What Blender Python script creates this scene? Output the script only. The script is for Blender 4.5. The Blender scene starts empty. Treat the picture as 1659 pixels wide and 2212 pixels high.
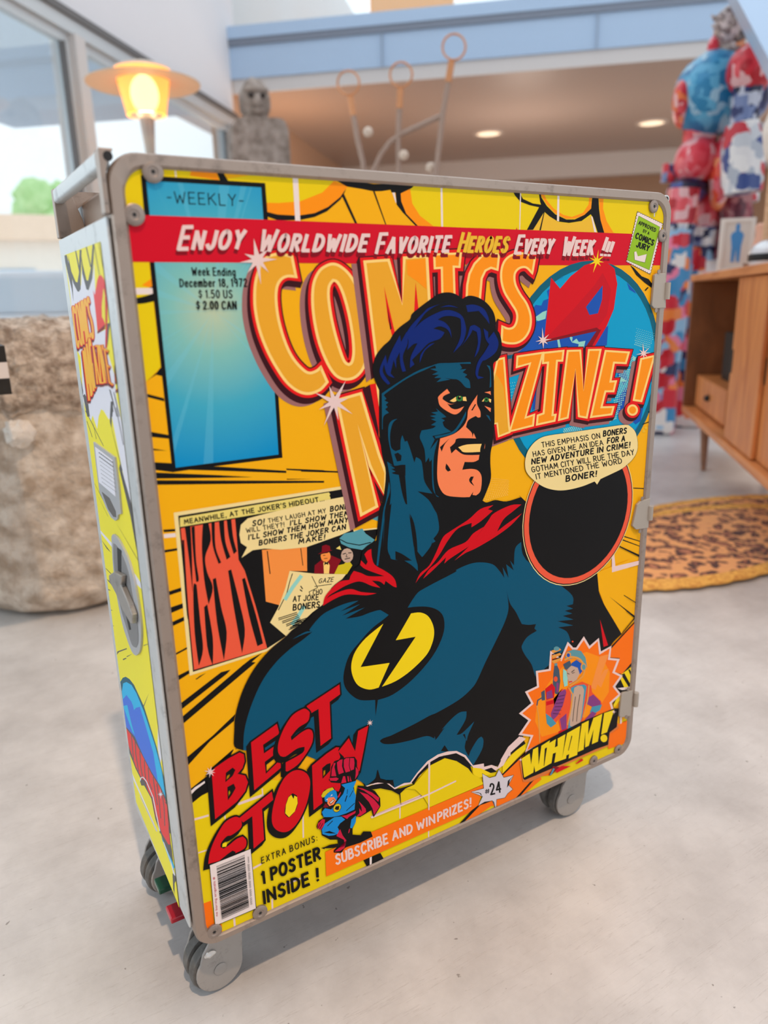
import bpy, bmesh, math, random
from mathutils import Vector, Matrix, noise
from mathutils.geometry import tessellate_polygon

# ------------------------------------------------------------------ camera, world, light
SC = bpy.context.scene
COL = SC.collection
W_PX, H_PX, F_PX = 1659.0, 2212.0, 1602.75
CAM = Vector((-0.17535, -0.79072, 0.91844))
YAW, PITCH, ROLL = 0.5395025, -0.2762505, -0.0251019
def cam_axes():
    cy, sy, cp, sp = math.cos(YAW), math.sin(YAW), math.cos(PITCH), math.sin(PITCH)
    f = Vector((sy*cp, cy*cp, sp)); r = Vector((cy, -sy, 0)); u = r.cross(f)
    c, s = math.cos(ROLL), math.sin(ROLL)
    return c*r+s*u, -s*r+c*u, f
CR, CU, CF = cam_axes()
cd = bpy.data.cameras.new('camera'); cam = bpy.data.objects.new('camera', cd); COL.objects.link(cam)
cd.sensor_fit = 'VERTICAL'; cd.sensor_height = 36.0; cd.lens = 36.0*F_PX/H_PX
cd.clip_start = 0.02; cd.clip_end = 400
cam.matrix_world = Matrix(((CR.x, CU.x, -CF.x, CAM.x), (CR.y, CU.y, -CF.y, CAM.y), (CR.z, CU.z, -CF.z, CAM.z), (0, 0, 0, 1)))
cd.dof.use_dof = True; cd.dof.focus_distance = 1.08; cd.dof.aperture_fstop = cd.lens/9.0
SC.camera = cam
SC.view_settings.view_transform = 'Standard'; SC.view_settings.look = 'None'
SC.view_settings.exposure = 0.0; SC.view_settings.gamma = 1.0; SC.view_settings.use_curve_mapping = False

wd = bpy.data.worlds.new('world'); SC.world = wd; wd.use_nodes = True
wn = wd.node_tree.nodes; wl = wd.node_tree.links
bg = wn['Background']; bg.inputs[0].default_value = (0.86, 0.93, 1.0, 1); bg.inputs[1].default_value = 1.5

def lamp(name, kind, loc, aim, energy, color, **kw):
    d = bpy.data.lights.new(name, kind); d.energy = energy; d.color = color
    for k, v in kw.items(): setattr(d, k, v)
    o = bpy.data.objects.new(name, d); COL.objects.link(o); o.location = loc
    o.rotation_euler = (Vector(aim)-Vector(loc)).to_track_quat('-Z', 'Y').to_euler()
    return o
# track spot under the hall roof in front of the trolley (the sharp edge of shade below the cart is its work)
lamp('ceiling_spot', 'SPOT', (-0.25, -2.1, 5.4), (0.3, 0.0, 0.3), 640, (1.0, 0.72, 0.5), spot_size=0.75, spot_blend=0.8, shadow_soft_size=0.07)
# daylight from the glazed shop front
lamp('window_daylight', 'AREA', (-2.5, 2.3, 1.9), (0.6, 0.6, 0.6), 55, (0.86, 0.93, 1.0), shape='RECTANGLE', size=5.0, size_y=2.4)

# added unseen warm fill that lifts the soffit; the first makes the orange glow
lamp('gallery_fill', 'POINT', (3.6, 7.4, 1.9), (3.6, 7.4, 0), 34, (1.0, .62, .36), shadow_soft_size=.25)
lamp('gallery_fill', 'POINT', (6.3, 6.6, 1.9), (6, 6, 0), 34, (1.0, .82, .68), shadow_soft_size=.3)
lamp('gallery_fill', 'POINT', (8.6, 4.6, 1.9), (6, 6, 0), 34, (1.0, .82, .68), shadow_soft_size=.3)

# ------------------------------------------------------------------ helpers
def srgb(c):
    def l(v):
        v /= 255.0
        return v/12.92 if v <= 0.04045 else ((v+0.055)/1.055)**2.4
    return (l(c[0]), l(c[1]), l(c[2]), 1)
def mat(name, col, rough=0.5, metal=0.0, emit=None, es=0.0, bump=0.0, bscale=40, var=None, vscale=6, coat=0.0, spec=None):
    m = bpy.data.materials.new(name); m.use_nodes = True
    n = m.node_tree.nodes; L = m.node_tree.links; b = n['Principled BSDF']
    b.inputs['Base Color'].default_value = srgb(col)
    b.inputs['Roughness'].default_value = rough; b.inputs['Metallic'].default_value = metal
    if coat: b.inputs['Coat Weight'].default_value = coat
    if spec is not None: b.inputs['Specular IOR Level'].default_value = spec
    if emit: b.inputs['Emission Color'].default_value = srgb(emit); b.inputs['Emission Strength'].default_value = es
    if bump or var:
        tc = n.new('ShaderNodeTexCoord')
        if var:
            t = n.new('ShaderNodeTexNoise'); t.inputs['Scale'].default_value = vscale; t.inputs['Detail'].default_value = 6
            L.new(tc.outputs['Object'], t.inputs['Vector'])
            r = n.new('ShaderNodeValToRGB'); r.color_ramp.elements[0].color = srgb(var); r.color_ramp.elements[1].color = srgb(col)
            r.color_ramp.elements[0].position = 0.35; r.color_ramp.elements[1].position = 0.62
            L.new(t.outputs['Fac'], r.inputs['Fac']); L.new(r.outputs['Color'], b.inputs['Base Color'])
        if bump:
            t2 = n.new('ShaderNodeTexNoise'); t2.inputs['Scale'].default_value = bscale; t2.inputs['Detail'].default_value = 4
            L.new(tc.outputs['Object'], t2.inputs['Vector'])
            bp = n.new('ShaderNodeBump'); bp.inputs['Strength'].default_value = bump; bp.inputs['Distance'].default_value = 0.01
            L.new(t2.outputs['Fac'], bp.inputs['Height']); L.new(bp.outputs['Normal'], b.inputs['Normal'])
    return m
def link(name, bm, m, parent=None, smooth=False, bevel=0.0, seg=2):
    me = bpy.data.meshes.new(name)
    bmesh.ops.recalc_face_normals(bm, faces=bm.faces)
    bm.to_mesh(me); bm.free()
    for mm in (m if isinstance(m, (list, tuple)) else [m]): me.materials.append(mm)
    if smooth:
        for p in me.polygons: p.use_smooth = True
        try: me.set_sharp_from_angle(angle=math.radians(40))
        except Exception: pass
    o = bpy.data.objects.new(name, me); COL.objects.link(o)
    if parent: o.parent = parent
    if bevel:
        b = o.modifiers.new('bevel', 'BEVEL'); b.width = bevel; b.segments = seg; b.limit_method = 'ANGLE'; b.angle_limit = 0.6
    return o
def empty(name, loc=(0, 0, 0), rz=0.0):
    o = bpy.data.objects.new(name, None); COL.objects.link(o); o.location = loc; o.rotation_euler = (0, 0, rz)
    o.empty_display_size = 0.1
    return o
def tag(o, label, cat, group=None, kind=None):
    o['label'] = label; o['category'] = cat
    if group: o['group'] = group
    if kind: o['kind'] = kind
    return o
def struct(o, label=None):
    o['kind'] = 'structure'
    if label: o['label'] = label
    return o
def box(bm, x0, x1, y0, y1, z0, z1, M=None, mi=0):
    vs = [Vector((x, y, z)) for z in (z0, z1) for y in (y0, y1) for x in (x0, x1)]
    if M is not None: vs = [M @ v for v in vs]
    v = [bm.verts.new(p) for p in vs]
    for q in ((0, 2, 3, 1), (4, 5, 7, 6), (0, 1, 5, 4), (2, 6, 7, 3), (0, 4, 6, 2), (1, 3, 7, 5)):
        f = bm.faces.new([v[i] for i in q]); f.material_index = mi
def prism(bm, pts, fr, to, mi=0):
    """pts: 2-D outline; fr/to: functions (u,v)->Vector for the two caps"""
    a = [bm.verts.new(fr(*p)) for p in pts]; b = [bm.verts.new(to(*p)) for p in pts]
    n = len(pts)
    for i in range(n):
        f = bm.faces.new((a[i], a[(i+1) % n], b[(i+1) % n], b[i])); f.material_index = mi
    f = bm.faces.new(a[::-1]); f.material_index = mi
    f = bm.faces.new(b); f.material_index = mi
def lathe(bm, prof, seg=32, M=None, mi=0, cap=True):
    rings = []
    for r, z in prof:
        ring = []
        for i in range(seg):
            t = 2*math.pi*i/seg; p = Vector((r*math.cos(t), r*math.sin(t), z))
            ring.append(bm.verts.new(M @ p if M is not None else p))
        rings.append(ring)
    for a, b in zip(rings, rings[1:]):
        for i in range(seg):
            f = bm.faces.new((a[i], a[(i+1) % seg], b[(i+1) % seg], b[i])); f.material_index = mi
    if cap:
        for ring in (rings[0][::-1], rings[-1]):
            try: bm.faces.new(ring).material_index = mi
            except Exception: pass
def tube(bm, pts, r, seg=10, mi=0):
    pts = [Vector(p) for p in pts]; rs = r if isinstance(r, (list, tuple)) else [r]*len(pts)
    rings = []
    ref = Vector((0, 0, 1))
    for i, p in enumerate(pts):
        t = (pts[min(i+1, len(pts)-1)]-pts[max(i-1, 0)]).normalized()
        if abs(t.dot(ref)) > 0.95: ref = Vector((1, 0, 0)) if abs(t.x) < 0.9 else Vector((0, 1, 0))
        u = t.cross(ref).normalized(); v = t.cross(u)
        rings.append([bm.verts.new(p+rs[i]*(math.cos(2*math.pi*k/seg)*u+math.sin(2*math.pi*k/seg)*v)) for k in range(seg)])
    for a, b in zip(rings, rings[1:]):
        for i in range(seg):
            f = bm.faces.new((a[i], a[(i+1) % seg], b[(i+1) % seg], b[i])); f.material_index = mi
    bm.faces.new(rings[0][::-1]).material_index = mi; bm.faces.new(rings[-1]).material_index = mi
def ico(bm, c, r, sub=3, M=None, amp=0.0, fr=4.0, squash=(1, 1, 1)):
    g = bmesh.ops.create_icosphere(bm, subdivisions=sub, radius=1.0)
    for v in g['verts']:
        d = v.co.copy(); k = 1+amp*noise.noise(d*fr+Vector(c)*3)
        p = Vector((d.x*squash[0], d.y*squash[1], d.z*squash[2]))*r*k
        v.co = (M @ p if M is not None else p)+Vector(c)
def rrect(x0, x1, z0, z1, r, n=7):
    out = []
    for cx, cz, a0 in ((x1-r, z1-r, 0), (x0+r, z1-r, 90), (x0+r, z0+r, 180), (x1-r, z0+r, 270)):
        for i in range(n+1):
            t = math.radians(a0+90*i/n); out.append((cx+r*math.cos(t), cz+r*math.sin(t)))
    return out
# points of the photograph carried to where they stand in the hall
def px_dir(px, py): return CF+CR*((px-829.5)/F_PX)-CU*((py-1106)/F_PX)
def px_plane(px, py, axis, val):
    d = px_dir(px, py); return CAM+d*((val-CAM[axis])/d[axis])
def px_dist(px, py, dist):
    d = px_dir(px, py); return CAM+d*(dist/math.hypot(d.x, d.y))
A = Vector((0.667, 0.745, 0.0)); B = Vector((0.745, -0.667, 0.0))     # room axes: along the glazing, along the gallery
A.normalize(); B = Vector((A.y, -A.x, 0))
RM = Matrix(((B.x, A.x, 0, 0), (B.y, A.y, 0, 0), (0, 0, 1, 0), (0, 0, 0, 1)))   # room (r, s, z) -> world
def rm(r, s, z): return RM @ Vector((r, s, z))

# ------------------------------------------------------------------ printing: flat ink layers laid on a sheet
PAL = dict(
 k=(16, 14, 14), am=(248, 178, 8), le=(236, 206, 6), or_=(255, 148, 4), ol=(238, 188, 50), rd=(214, 8, 26), rd3=(200, 10, 30), rd2=(212, 6, 36),
 wh=(238, 222, 216), bl=(2, 82, 112), hb=(8, 36, 114), sk=(252, 134, 84), pl=(255, 208, 116), yl=(246, 214, 20),
 mr=(58, 12, 20), mv=(158, 106, 104), cb=(238, 168, 40), cp=(255, 214, 124), re=(232, 24, 22), oo=(255, 148, 12),
 tq=(6, 96, 118), cy=(0, 158, 204), co=(24, 84, 178), cg=(150, 214, 200), gr=(148, 192, 36), cr=(244, 220, 152), cu=(240, 92, 62),
 o2=(255, 116, 10), pw=(236, 206, 200), gn=(44, 124, 56), sd=(132, 8, 26), cap=(236, 216, 116), oj=(250, 148, 66), bh=(86, 156, 168),
 gy=(214, 206, 212), pk=(206, 22, 62), hh=(18, 138, 212), bz=(70, 150, 176), pu=(136, 62, 128), ro=(240, 84, 44), tn=(200, 168, 146),
 go=(232, 156, 66), hg=(96, 152, 160), gu=(70, 86, 104), ye=(248, 236, 60), lw=(234, 234, 242), dg=(92, 92, 92), lr=(240, 62, 62),
 fb=(60, 120, 230), fc=(30, 190, 240), ink=(206, 96, 106), gold=(255, 190, 60), gld=(214, 190, 30), rbg=(216, 120, 60))
INK = {}
def ray_blue():
    # printed sunburst: pale centre, saturated rim, faint lighter rays (the picture's own colours)
    m = bpy.data.materials.new('ink_sunburst'); m.use_nodes = True
    n = m.node_tree.nodes; L = m.node_tree.links; b = n['Principled BSDF']; b.inputs['Roughness'].default_value = .45; b.inputs['Specular IOR Level'].default_value = .12
    tc = n.new('ShaderNodeTexCoord'); sub = n.new('ShaderNodeVectorMath'); sub.operation = 'SUBTRACT'; c = px_plane(462, 672, 1, 0); sub.inputs[1].default_value = (c.x, 0, c.z)
    L.new(tc.outputs['Object'], sub.inputs[0]); sp = n.new('ShaderNodeSeparateXYZ'); L.new(sub.outputs[0], sp.inputs[0])
    fl = n.new('ShaderNodeCombineXYZ'); L.new(sp.outputs[0], fl.inputs[0]); L.new(sp.outputs[2], fl.inputs[2]); ln = n.new('ShaderNodeVectorMath'); ln.operation = 'LENGTH'; L.new(fl.outputs[0], ln.inputs[0])
    rp = n.new('ShaderNodeValToRGB'); e = rp.color_ramp.elements
    e[0].position = 0.0; e[0].color = srgb((190, 204, 168)); e[1].position = .3; e[1].color = srgb((0, 112, 190))
    for p_, c_ in ((.045, (130, 194, 184)), (.1, (64, 170, 196)), (.17, (0, 142, 200))):
        q = e.new(p_); q.color = srgb(c_)
    L.new(ln.outputs['Value'], rp.inputs['Fac'])
    at = n.new('ShaderNodeMath'); at.operation = 'ARCTAN2'; L.new(sp.outputs[2], at.inputs[0]); L.new(sp.outputs[0], at.inputs[1])
    ns = n.new('ShaderNodeTexNoise'); ns.noise_dimensions = '1D'; ns.inputs['Scale'].default_value = 5.5; ns.inputs['Detail'].default_value = 3; L.new(at.outputs[0], ns.inputs['W'])
    st = n.new('ShaderNodeValToRGB'); st.color_ramp.interpolation = 'LINEAR'; st.color_ramp.elements[0].position = .56; st.color_ramp.elements[1].position = .585
    st.color_ramp.elements[0].color = (0, 0, 0, 1); st.color_ramp.elements[1].color = (.2, .2, .2, 1); L.new(ns.outputs['Fac'], st.inputs['Fac'])
    mx = n.new('ShaderNodeMixRGB'); mx.inputs[2].default_value = srgb((120, 205, 225)); L.new(st.outputs[0], mx.inputs[0]); L.new(rp.outputs[0], mx.inputs[1]); L.new(mx.outputs[0], b.inputs['Base Color'])
    return m
def ink(k):
    if k == 'BLUE' and k not in INK: INK[k] = ray_blue()
    if k not in INK:
        INK[k] = mat('ink_'+k, PAL[k], rough=0.45, spec=0.12)
    return INK[k]
PAL['BLUE'] = None
TILE = dict(Z=(0, 0, 1), A=(200, 300, 400/1659), B=(600, 300, 400/1659), C=(1000, 300, 500/1659), D=(500, 500, 400/1659), E=(780, 500, 400/1659),
 F=(660, 780, 400/1659), G=(1040, 700, 400/1659), H=(1040, 880, 400/1659), I=(300, 640, 400/1659), J=(360, 1040, 500/1659), K=(620, 1060, 540/1659),
 L=(900, 1040, 500/1659), M=(360, 1360, 500/1659), N=(640, 1580, 500/1659), O=(660, 1560, 200/1475), Q=(1000, 1340, 400/1659), R=(380, 1700, 320/1475),
 S=(1100, 1560, 200/1659), U=(120, 500, 200/1106), V=(160, 880, 240/983), X=(230, 1400, 200/1106), Y=(280, 1720, 280/1346))
def parse(s):
    t = TILE['Z']; out = []; buf = []
    for w in s.split():
        if w in TILE: t = TILE[w]; continue
        buf.append(float(w))
        if len(buf) == 2:
            out.append((t[0]+buf[0]*t[2], t[1]+buf[1]*t[2])); buf = []
    return out
def smooth(pts, closed, n=4, lim=52):
    m = len(pts)
    if m < 3: return pts
    def corner(i):
        if not closed and i in (0, m-1): return True
        a, b, c = pts[i-1], pts[i], pts[(i+1) % m]
        d = math.degrees(math.atan2((b[0]-a[0])*(c[1]-b[1])-(b[1]-a[1])*(c[0]-b[0]), (b[0]-a[0])*(c[0]-b[0])+(b[1]-a[1])*(c[1]-b[1])))
        return abs(d) > lim
    cn = [corner(i) for i in range(m)]
    out = []
    for i in range(m if closed else m-1):
        j = (i+1) % m
        p1, p2 = pts[i], pts[j]
        p0 = p1 if cn[i] else pts[i-1]
        p3 = p2 if cn[j] else pts[(j+1) % m]
        for k in range(n):
            t = k/n
            out.append(tuple(0.5*(2*p1[q]+(p2[q]-p0[q])*t+(2*p0[q]-5*p1[q]+4*p2[q]-p3[q])*t*t+(3*p1[q]-p0[q]-3*p2[q]+p3[q])*t**3) for q in (0, 1)))
    if not closed: out.append(pts[-1])
    return out
def clip_tri(t, poly):
    p = list(t); n = len(poly)
    ins = True
    for i in range(n):
        a, b = poly[i], poly[(i+1) % n]; ex, ey = b[0]-a[0], b[1]-a[1]
        s = [ex*(q[1]-a[1])-ey*(q[0]-a[0]) for q in p]
        if all(v >= 0 for v in s): continue
        out = []
        for j in range(len(p)):
            q, r, sq, sr = p[j], p[(j+1) % len(p)], s[j], s[(j+1) % len(p)]
            if sq >= 0: out.append(q)
            if (sq >= 0) != (sr >= 0):
                f = sq/(sq-sr); out.append((q[0]+(r[0]-q[0])*f, q[1]+(r[1]-q[1])*f))
        p = out
        if len(p) < 3: return []
    return [(p[0], p[i], p[i+1]) for i in range(1, len(p)-1)]
def convex(poly):
    a = sum(poly[i][0]*poly[(i+1) % len(poly)][1]-poly[(i+1) % len(poly)][0]*poly[i][1] for i in range(len(poly)))
    return poly if a > 0 else poly[::-1]
class Sheet:
    def __init__(self, to3, nrm, clip=None):
        self.to3, self.nrm, self.items, self.clip = to3, nrm, [], clip
    def add(self, key, groups):
        if not groups: return
        if not isinstance(groups[0], list): groups = [groups]
        if self.clip: groups = [[t for u in g for t in clip_tri(u, self.clip)] for g in groups]
        xs = [p[0] for g in groups for t in g for p in t]; ys = [p[1] for g in groups for t in g for p in t]
        if not xs: return
        bb = (min(xs), min(ys), max(xs), max(ys)); lay = 1
        for it in self.items:
            b = it[2]
            if it[3] >= lay and b[0] < bb[2] and b[2] > bb[0] and b[1] < bb[3] and b[3] > bb[1]: lay = it[3]+1
        self.items.append((key, groups, bb, lay))
    def build(self, bm, keys, step=3.0e-5):
        for key, groups, bb, lay in self.items:
            if key not in keys: keys.append(key)
            mi = keys.index(key)
            for i, g in enumerate(groups):
                o2 = self.nrm*(lay*step+4e-6*(i % 6))      # crossing strokes of one ink never share a plane
                for t in g:
                    try:
                        f = bm.faces.new([bm.verts.new(self.to3(*p)+o2) for p in t]); f.material_index = mi
                    except Exception: pass
SH = None
def tess(loops):
    vs = [p for l in loops for p in l]
    try: idx = tessellate_polygon([[Vector((p[0], p[1], 0)) for p in l] for l in loops])
    except Exception: return []
    return [tuple(vs[i] for i in t) for t in idx]
def pt(s, sm, closed=True):
    p = parse(s) if isinstance(s, str) else list(s)
    return smooth(p, closed) if sm else p
def P(key, s, sm=0, holes=()):
    SH.add(key, tess([pt(s, sm)]+[pt(h, sm) for h in holes]))
def disc(c, r, n=8):
    return [(c[0]+r*math.cos(2*math.pi*i/n), c[1]+r*math.sin(2*math.pi*i/n)) for i in range(n)]
def strip(p, l, r, closed, ext=0.0):
    """mitred band along p reaching l to the left and r to the right of the line"""
    m = len(p); L = []; R = []
    for i in range(m):
        a = p[i-1] if (closed or i) else None; c = p[(i+1) % m] if (closed or i < m-1) else None; b = p[i]
        def nn(u, v):
            d = math.hypot(v[0]-u[0], v[1]-u[1]) or 1e-9; return (-(v[1]-u[1])/d, (v[0]-u[0])/d)
        n1 = nn(a, b) if a else nn(b, c); n2 = nn(b, c) if c else n1
        k = 1+n1[0]*n2[0]+n1[1]*n2[1]; k = 1/max(k, .55); n = ((n1[0]+n2[0])*k, (n1[1]+n2[1])*k)
        e = ext*(1 if c is None else -1 if a is None else 0); t = (n2[1], -n2[0])
        L.append((b[0]+n[0]*l+t[0]*e, b[1]+n[1]*l+t[1]*e)); R.append((b[0]-n[0]*r+t[0]*e, b[1]-n[1]*r+t[1]*e))
    out = []
    for i in range(m if closed else m-1):
        j = (i+1) % m; out += [(L[i], L[j], R[j]), (L[i], R[j], R[i])]
    return out
def stroke_groups(p, w, closed=False, lim=58):
    q = [p[0]]
    for v in p[1:]:
        if math.hypot(v[0]-q[-1][0], v[1]-q[-1][1]) > 1e-6: q.append(v)
    p = q; m = len(p)
    if m < 2: return []
    if closed: return [strip(p, w/2, w/2, True)]
    pieces = [[p[0]]]
    for i in range(1, m):
        pieces[-1].append(p[i])
        if i < m-1:
            a, b, c = p[i-1], p[i], p[i+1]; d = math.degrees(math.atan2((b[0]-a[0])*(c[1]-b[1])-(b[1]-a[1])*(c[0]-b[0]), (b[0]-a[0])*(c[0]-b[0])+(b[1]-a[1])*(c[1]-b[1])))
            if abs(d) > lim: pieces.append([p[i]])
    return [strip(x, w/2, w/2, False, w*.32) for x in pieces]
def ST(key, s, w, closed=0, sm=0, joins=True):
    SH.add(key, stroke_groups(pt(s, sm, bool(closed)), w, bool(closed)))
def EL(key, c, rx, ry, n=20, rot=0.0):
    t = TILE[c[0]]; cx, cy = t[0]+c[1]*t[2], t[1]+c[2]*t[2]; rx *= t[2]; ry *= t[2]
    cr, sr = math.cos(rot), math.sin(rot)
    d = [(cx+rx*math.cos(2*math.pi*i/n)*cr-ry*math.sin(2*math.pi*i/n)*sr, cy+rx*math.cos(2*math.pi*i/n)*sr+ry*math.sin(2*math.pi*i/n)*cr) for i in range(n)]
    SH.add(key, [(d[0], d[i], d[i+1]) for i in range(1, n-1)])
def area2(p): return sum(p[i-1][0]*p[i][1]-p[i][0]*p[i-1][1] for i in range(len(p)))
def shift(gs, dx, dy): return [[tuple((q[0]+dx, q[1]+dy) for q in t) for t in g] for g in gs]
def STAR(key, tile, x, y, rays, r0=0.16):
    """rays: list of (angle degrees, length in tile units)"""
    t = TILE[tile]; c = (t[0]+x*t[2], t[1]+y*t[2]); rays = sorted(rays); p = []
    mn = min(l for a, l in rays)*t[2]*r0*2.4
    for i, (a, l) in enumerate(rays):
        b = rays[(i+1) % len(rays)][0]+(360 if i == len(rays)-1 else 0)
        p.append((c[0]+l*t[2]*math.cos(math.radians(a)), c[1]-l*t[2]*math.sin(math.radians(a))))
        h = math.radians((a+b)/2); p.append((c[0]+mn*math.cos(h), c[1]-mn*math.sin(h)))
    SH.add(key, [(c, p[i], p[(i+1) % len(p)]) for i in range(len(p))])

# hand-lettering: every glyph is (width, strokes); '~' marks a curved stroke
GL = {
'A': (.66, ['0 0 .33 1 .66 0', '.13 .36 .53 .36']), 'B': (.56, ['0 0 0 1', '~0 1 .38 .97 .46 .76 .36 .56 0 .53', '~0 .53 .42 .5 .56 .27 .42 .04 0 0']),
'C': (.6, ['~.58 .82 .44 .98 .22 .96 .04 .7 .02 .36 .14 .07 .36 0 .58 .14']), 'D': (.6, ['0 0 0 1', '~0 1 .36 .94 .58 .68 .58 .34 .38 .06 0 0']),
'E': (.5, ['.48 1 0 1 0 0 .5 0', '0 .52 .42 .52']), 'F': (.5, ['.5 1 0 1 0 0', '0 .52 .42 .52']),
'G': (.64, ['~.58 .84 .42 .99 .2 .95 .04 .7 .02 .36 .14 .06 .38 0 .58 .1 .6 .2', '.6 .1 .6 .46 .34 .46']), 'H': (.58, ['0 0 0 1', '.58 0 .58 1', '0 .52 .58 .52']),
'I': (.0, ['0 0 0 1']), 'J': (.46, ['~.46 1 .46 .3 .36 .05 .18 0 0 .2']), 'K': (.58, ['0 0 0 1', '.54 1 .02 .46', '.18 .6 .58 0']),
'L': (.46, ['0 1 0 0 .46 0']), 'M': (.76, ['0 0 .1 1 .38 .3 .66 1 .76 0']), 'N': (.6, ['0 0 0 1 .6 0 .6 1']),
'O': (.68, ['~.34 1 .12 .9 0 .5 .12 .1 .34 0 .56 .1 .68 .5 .56 .9 .34 1']), 'P': (.54, ['0 0 0 1', '~0 1 .4 .96 .54 .74 .4 .5 0 .46']),
'Q': (.68, ['~.34 1 .12 .9 0 .5 .12 .1 .34 0 .56 .1 .68 .5 .56 .9 .34 1', '.4 .25 .7 -.05']), 'R': (.56, ['0 0 0 1', '~0 1 .4 .97 .52 .76 .4 .54 0 .48', '.2 .5 .56 0']),
'S': (.52, ['~.5 .86 .36 .99 .14 .95 .04 .76 .16 .58 .38 .46 .5 .26 .4 .05 .18 0 0 .14']), 'T': (.56, ['0 1 .56 1', '.28 1 .28 0']),
'U': (.58, ['~0 1 .01 .3 .12 .04 .3 0 .48 .05 .58 .3 .58 1']), 'V': (.6, ['0 1 .3 0 .6 1']), 'W': (.86, ['0 1 .2 0 .43 .72 .66 0 .86 1']),
'X': (.56, ['0 0 .56 1', '0 1 .56 0']), 'Y': (.58, ['0 1 .3 .5 .58 1', '.3 .5 .26 0']), 'Z': (.54, ['0 1 .54 1 0 0 .54 0']),
'0': (.52, ['~.26 1 .08 .86 0 .5 .08 .12 .26 0 .44 .12 .52 .5 .44 .86 .26 1']), '1': (.2, ['0 .8 .16 1 .16 0']), '2': (.52, ['~0 .78 .12 .97 .32 .98 .48 .8 .42 .54 0 0', '0 0 .52 0']),
'4': (.56, ['.4 0 .4 1 0 .3 .56 .3']), '5': (.5, ['.46 1 .08 1 .04 .56', '~.04 .56 .3 .62 .48 .46 .48 .2 .32 .02 .12 0 0 .1']), '7': (.5, ['0 1 .5 1 .16 0']),
'8': (.5, ['~.25 .54 .06 .66 .05 .86 .25 1 .45 .86 .44 .66 .25 .54 .03 .4 0 .16 .25 0 .5 .16 .47 .4 .25 .54']), '9': (.5, ['~.48 .7 .3 .48 .08 .54 .02 .76 .16 .97 .36 .98 .48 .74 .48 .3 .4 0']),
'!': (.06, ['.06 1 .03 .34', '.02 .04 .03 .02']), '.': (.02, ['0 .04 .02 .02']), ',': (.08, ['.08 .08 .0 -.16']), "'": (.03, ['.03 1.02 0 .78']), '?': (.44, ['~0 .8 .12 .98 .34 .96 .44 .74 .22 .5 .2 .3', '.2 .04 .21 .02']),
':': (.02, ['0 .1 .02 .12', '0 .6 .02 .62']), '-': (.3, ['0 .46 .3 .46']), '#': (.56, ['.1 .1 .24 .9', '.34 .1 .48 .9', '0 .36 .52 .36', '.06 .66 .58 .66']), '$': (.46, ['~.44 .78 .3 .88 .1 .84 .06 .66 .24 .52 .42 .4 .38 .18 .2 .12 0 .22', '.22 1.04 .22 .9', '.22 .1 .22 -.04']),
'a': (.46, ['~.44 .5 .26 .68 .06 .56 0 .3 .1 .04 .28 .02 .44 .24', '.44 .66 .46 0']), 'b': (.48, ['0 1 0 0', '~0 .34 .16 .64 .36 .62 .48 .36 .38 .06 .2 0 0 .14']), 'c': (.42, ['~.42 .54 .26 .68 .08 .56 0 .32 .08 .06 .26 0 .42 .12']),
'd': (.48, ['~.46 .4 .3 .64 .12 .6 0 .34 .1 .04 .28 0 .46 .2', '.46 1 .48 0']), 'e': (.46, ['~.02 .34 .44 .38 .42 .58 .24 .68 .06 .58 0 .32 .08 .06 .26 0 .44 .12']), 'g': (.46, ['~.44 .5 .26 .68 .06 .56 0 .32 .1 .06 .28 .04 .44 .26', '~.44 .66 .44 -.1 .3 -.3 .06 -.24']),
'i': (.02, ['0 .64 .02 0', '.01 .88 .02 .9']), 'k': (.42, ['0 1 0 0', '.38 .62 .02 .26', '.14 .36 .42 0']), 'l': (.02, ['0 1 .02 0']), 'm': (.7, ['0 .64 0 0', '~0 .4 .16 .66 .32 .6 .34 0', '~.34 .4 .5 .66 .66 .6 .7 0']), 'n': (.44, ['0 .64 0 0', '~0 .38 .2 .66 .4 .58 .44 0']),
'o': (.48, ['~.24 .66 .06 .56 0 .33 .06 .08 .24 0 .42 .08 .48 .33 .42 .56 .24 .66']), 'r': (.3, ['0 .64 0 0', '~0 .36 .12 .6 .3 .64']), 's': (.38, ['~.36 .56 .22 .67 .06 .58 .1 .42 .3 .3 .34 .12 .2 0 0 .08']), 'x': (.4, ['0 0 .4 .64', '0 .64 .4 0']), '@': (.66, ['~.33 .9 .08 .76 0 .45 .08 .14 .33 0 .58 .14 .66 .45 .58 .76 .33 .9', '~.46 .56 .34 .64 .22 .56 .2 .34 .34 .26 .46 .34'])}
GL['w'] = (.6, ['0 .64 .14 0 .3 .46 .46 0 .6 .64'])
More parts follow.
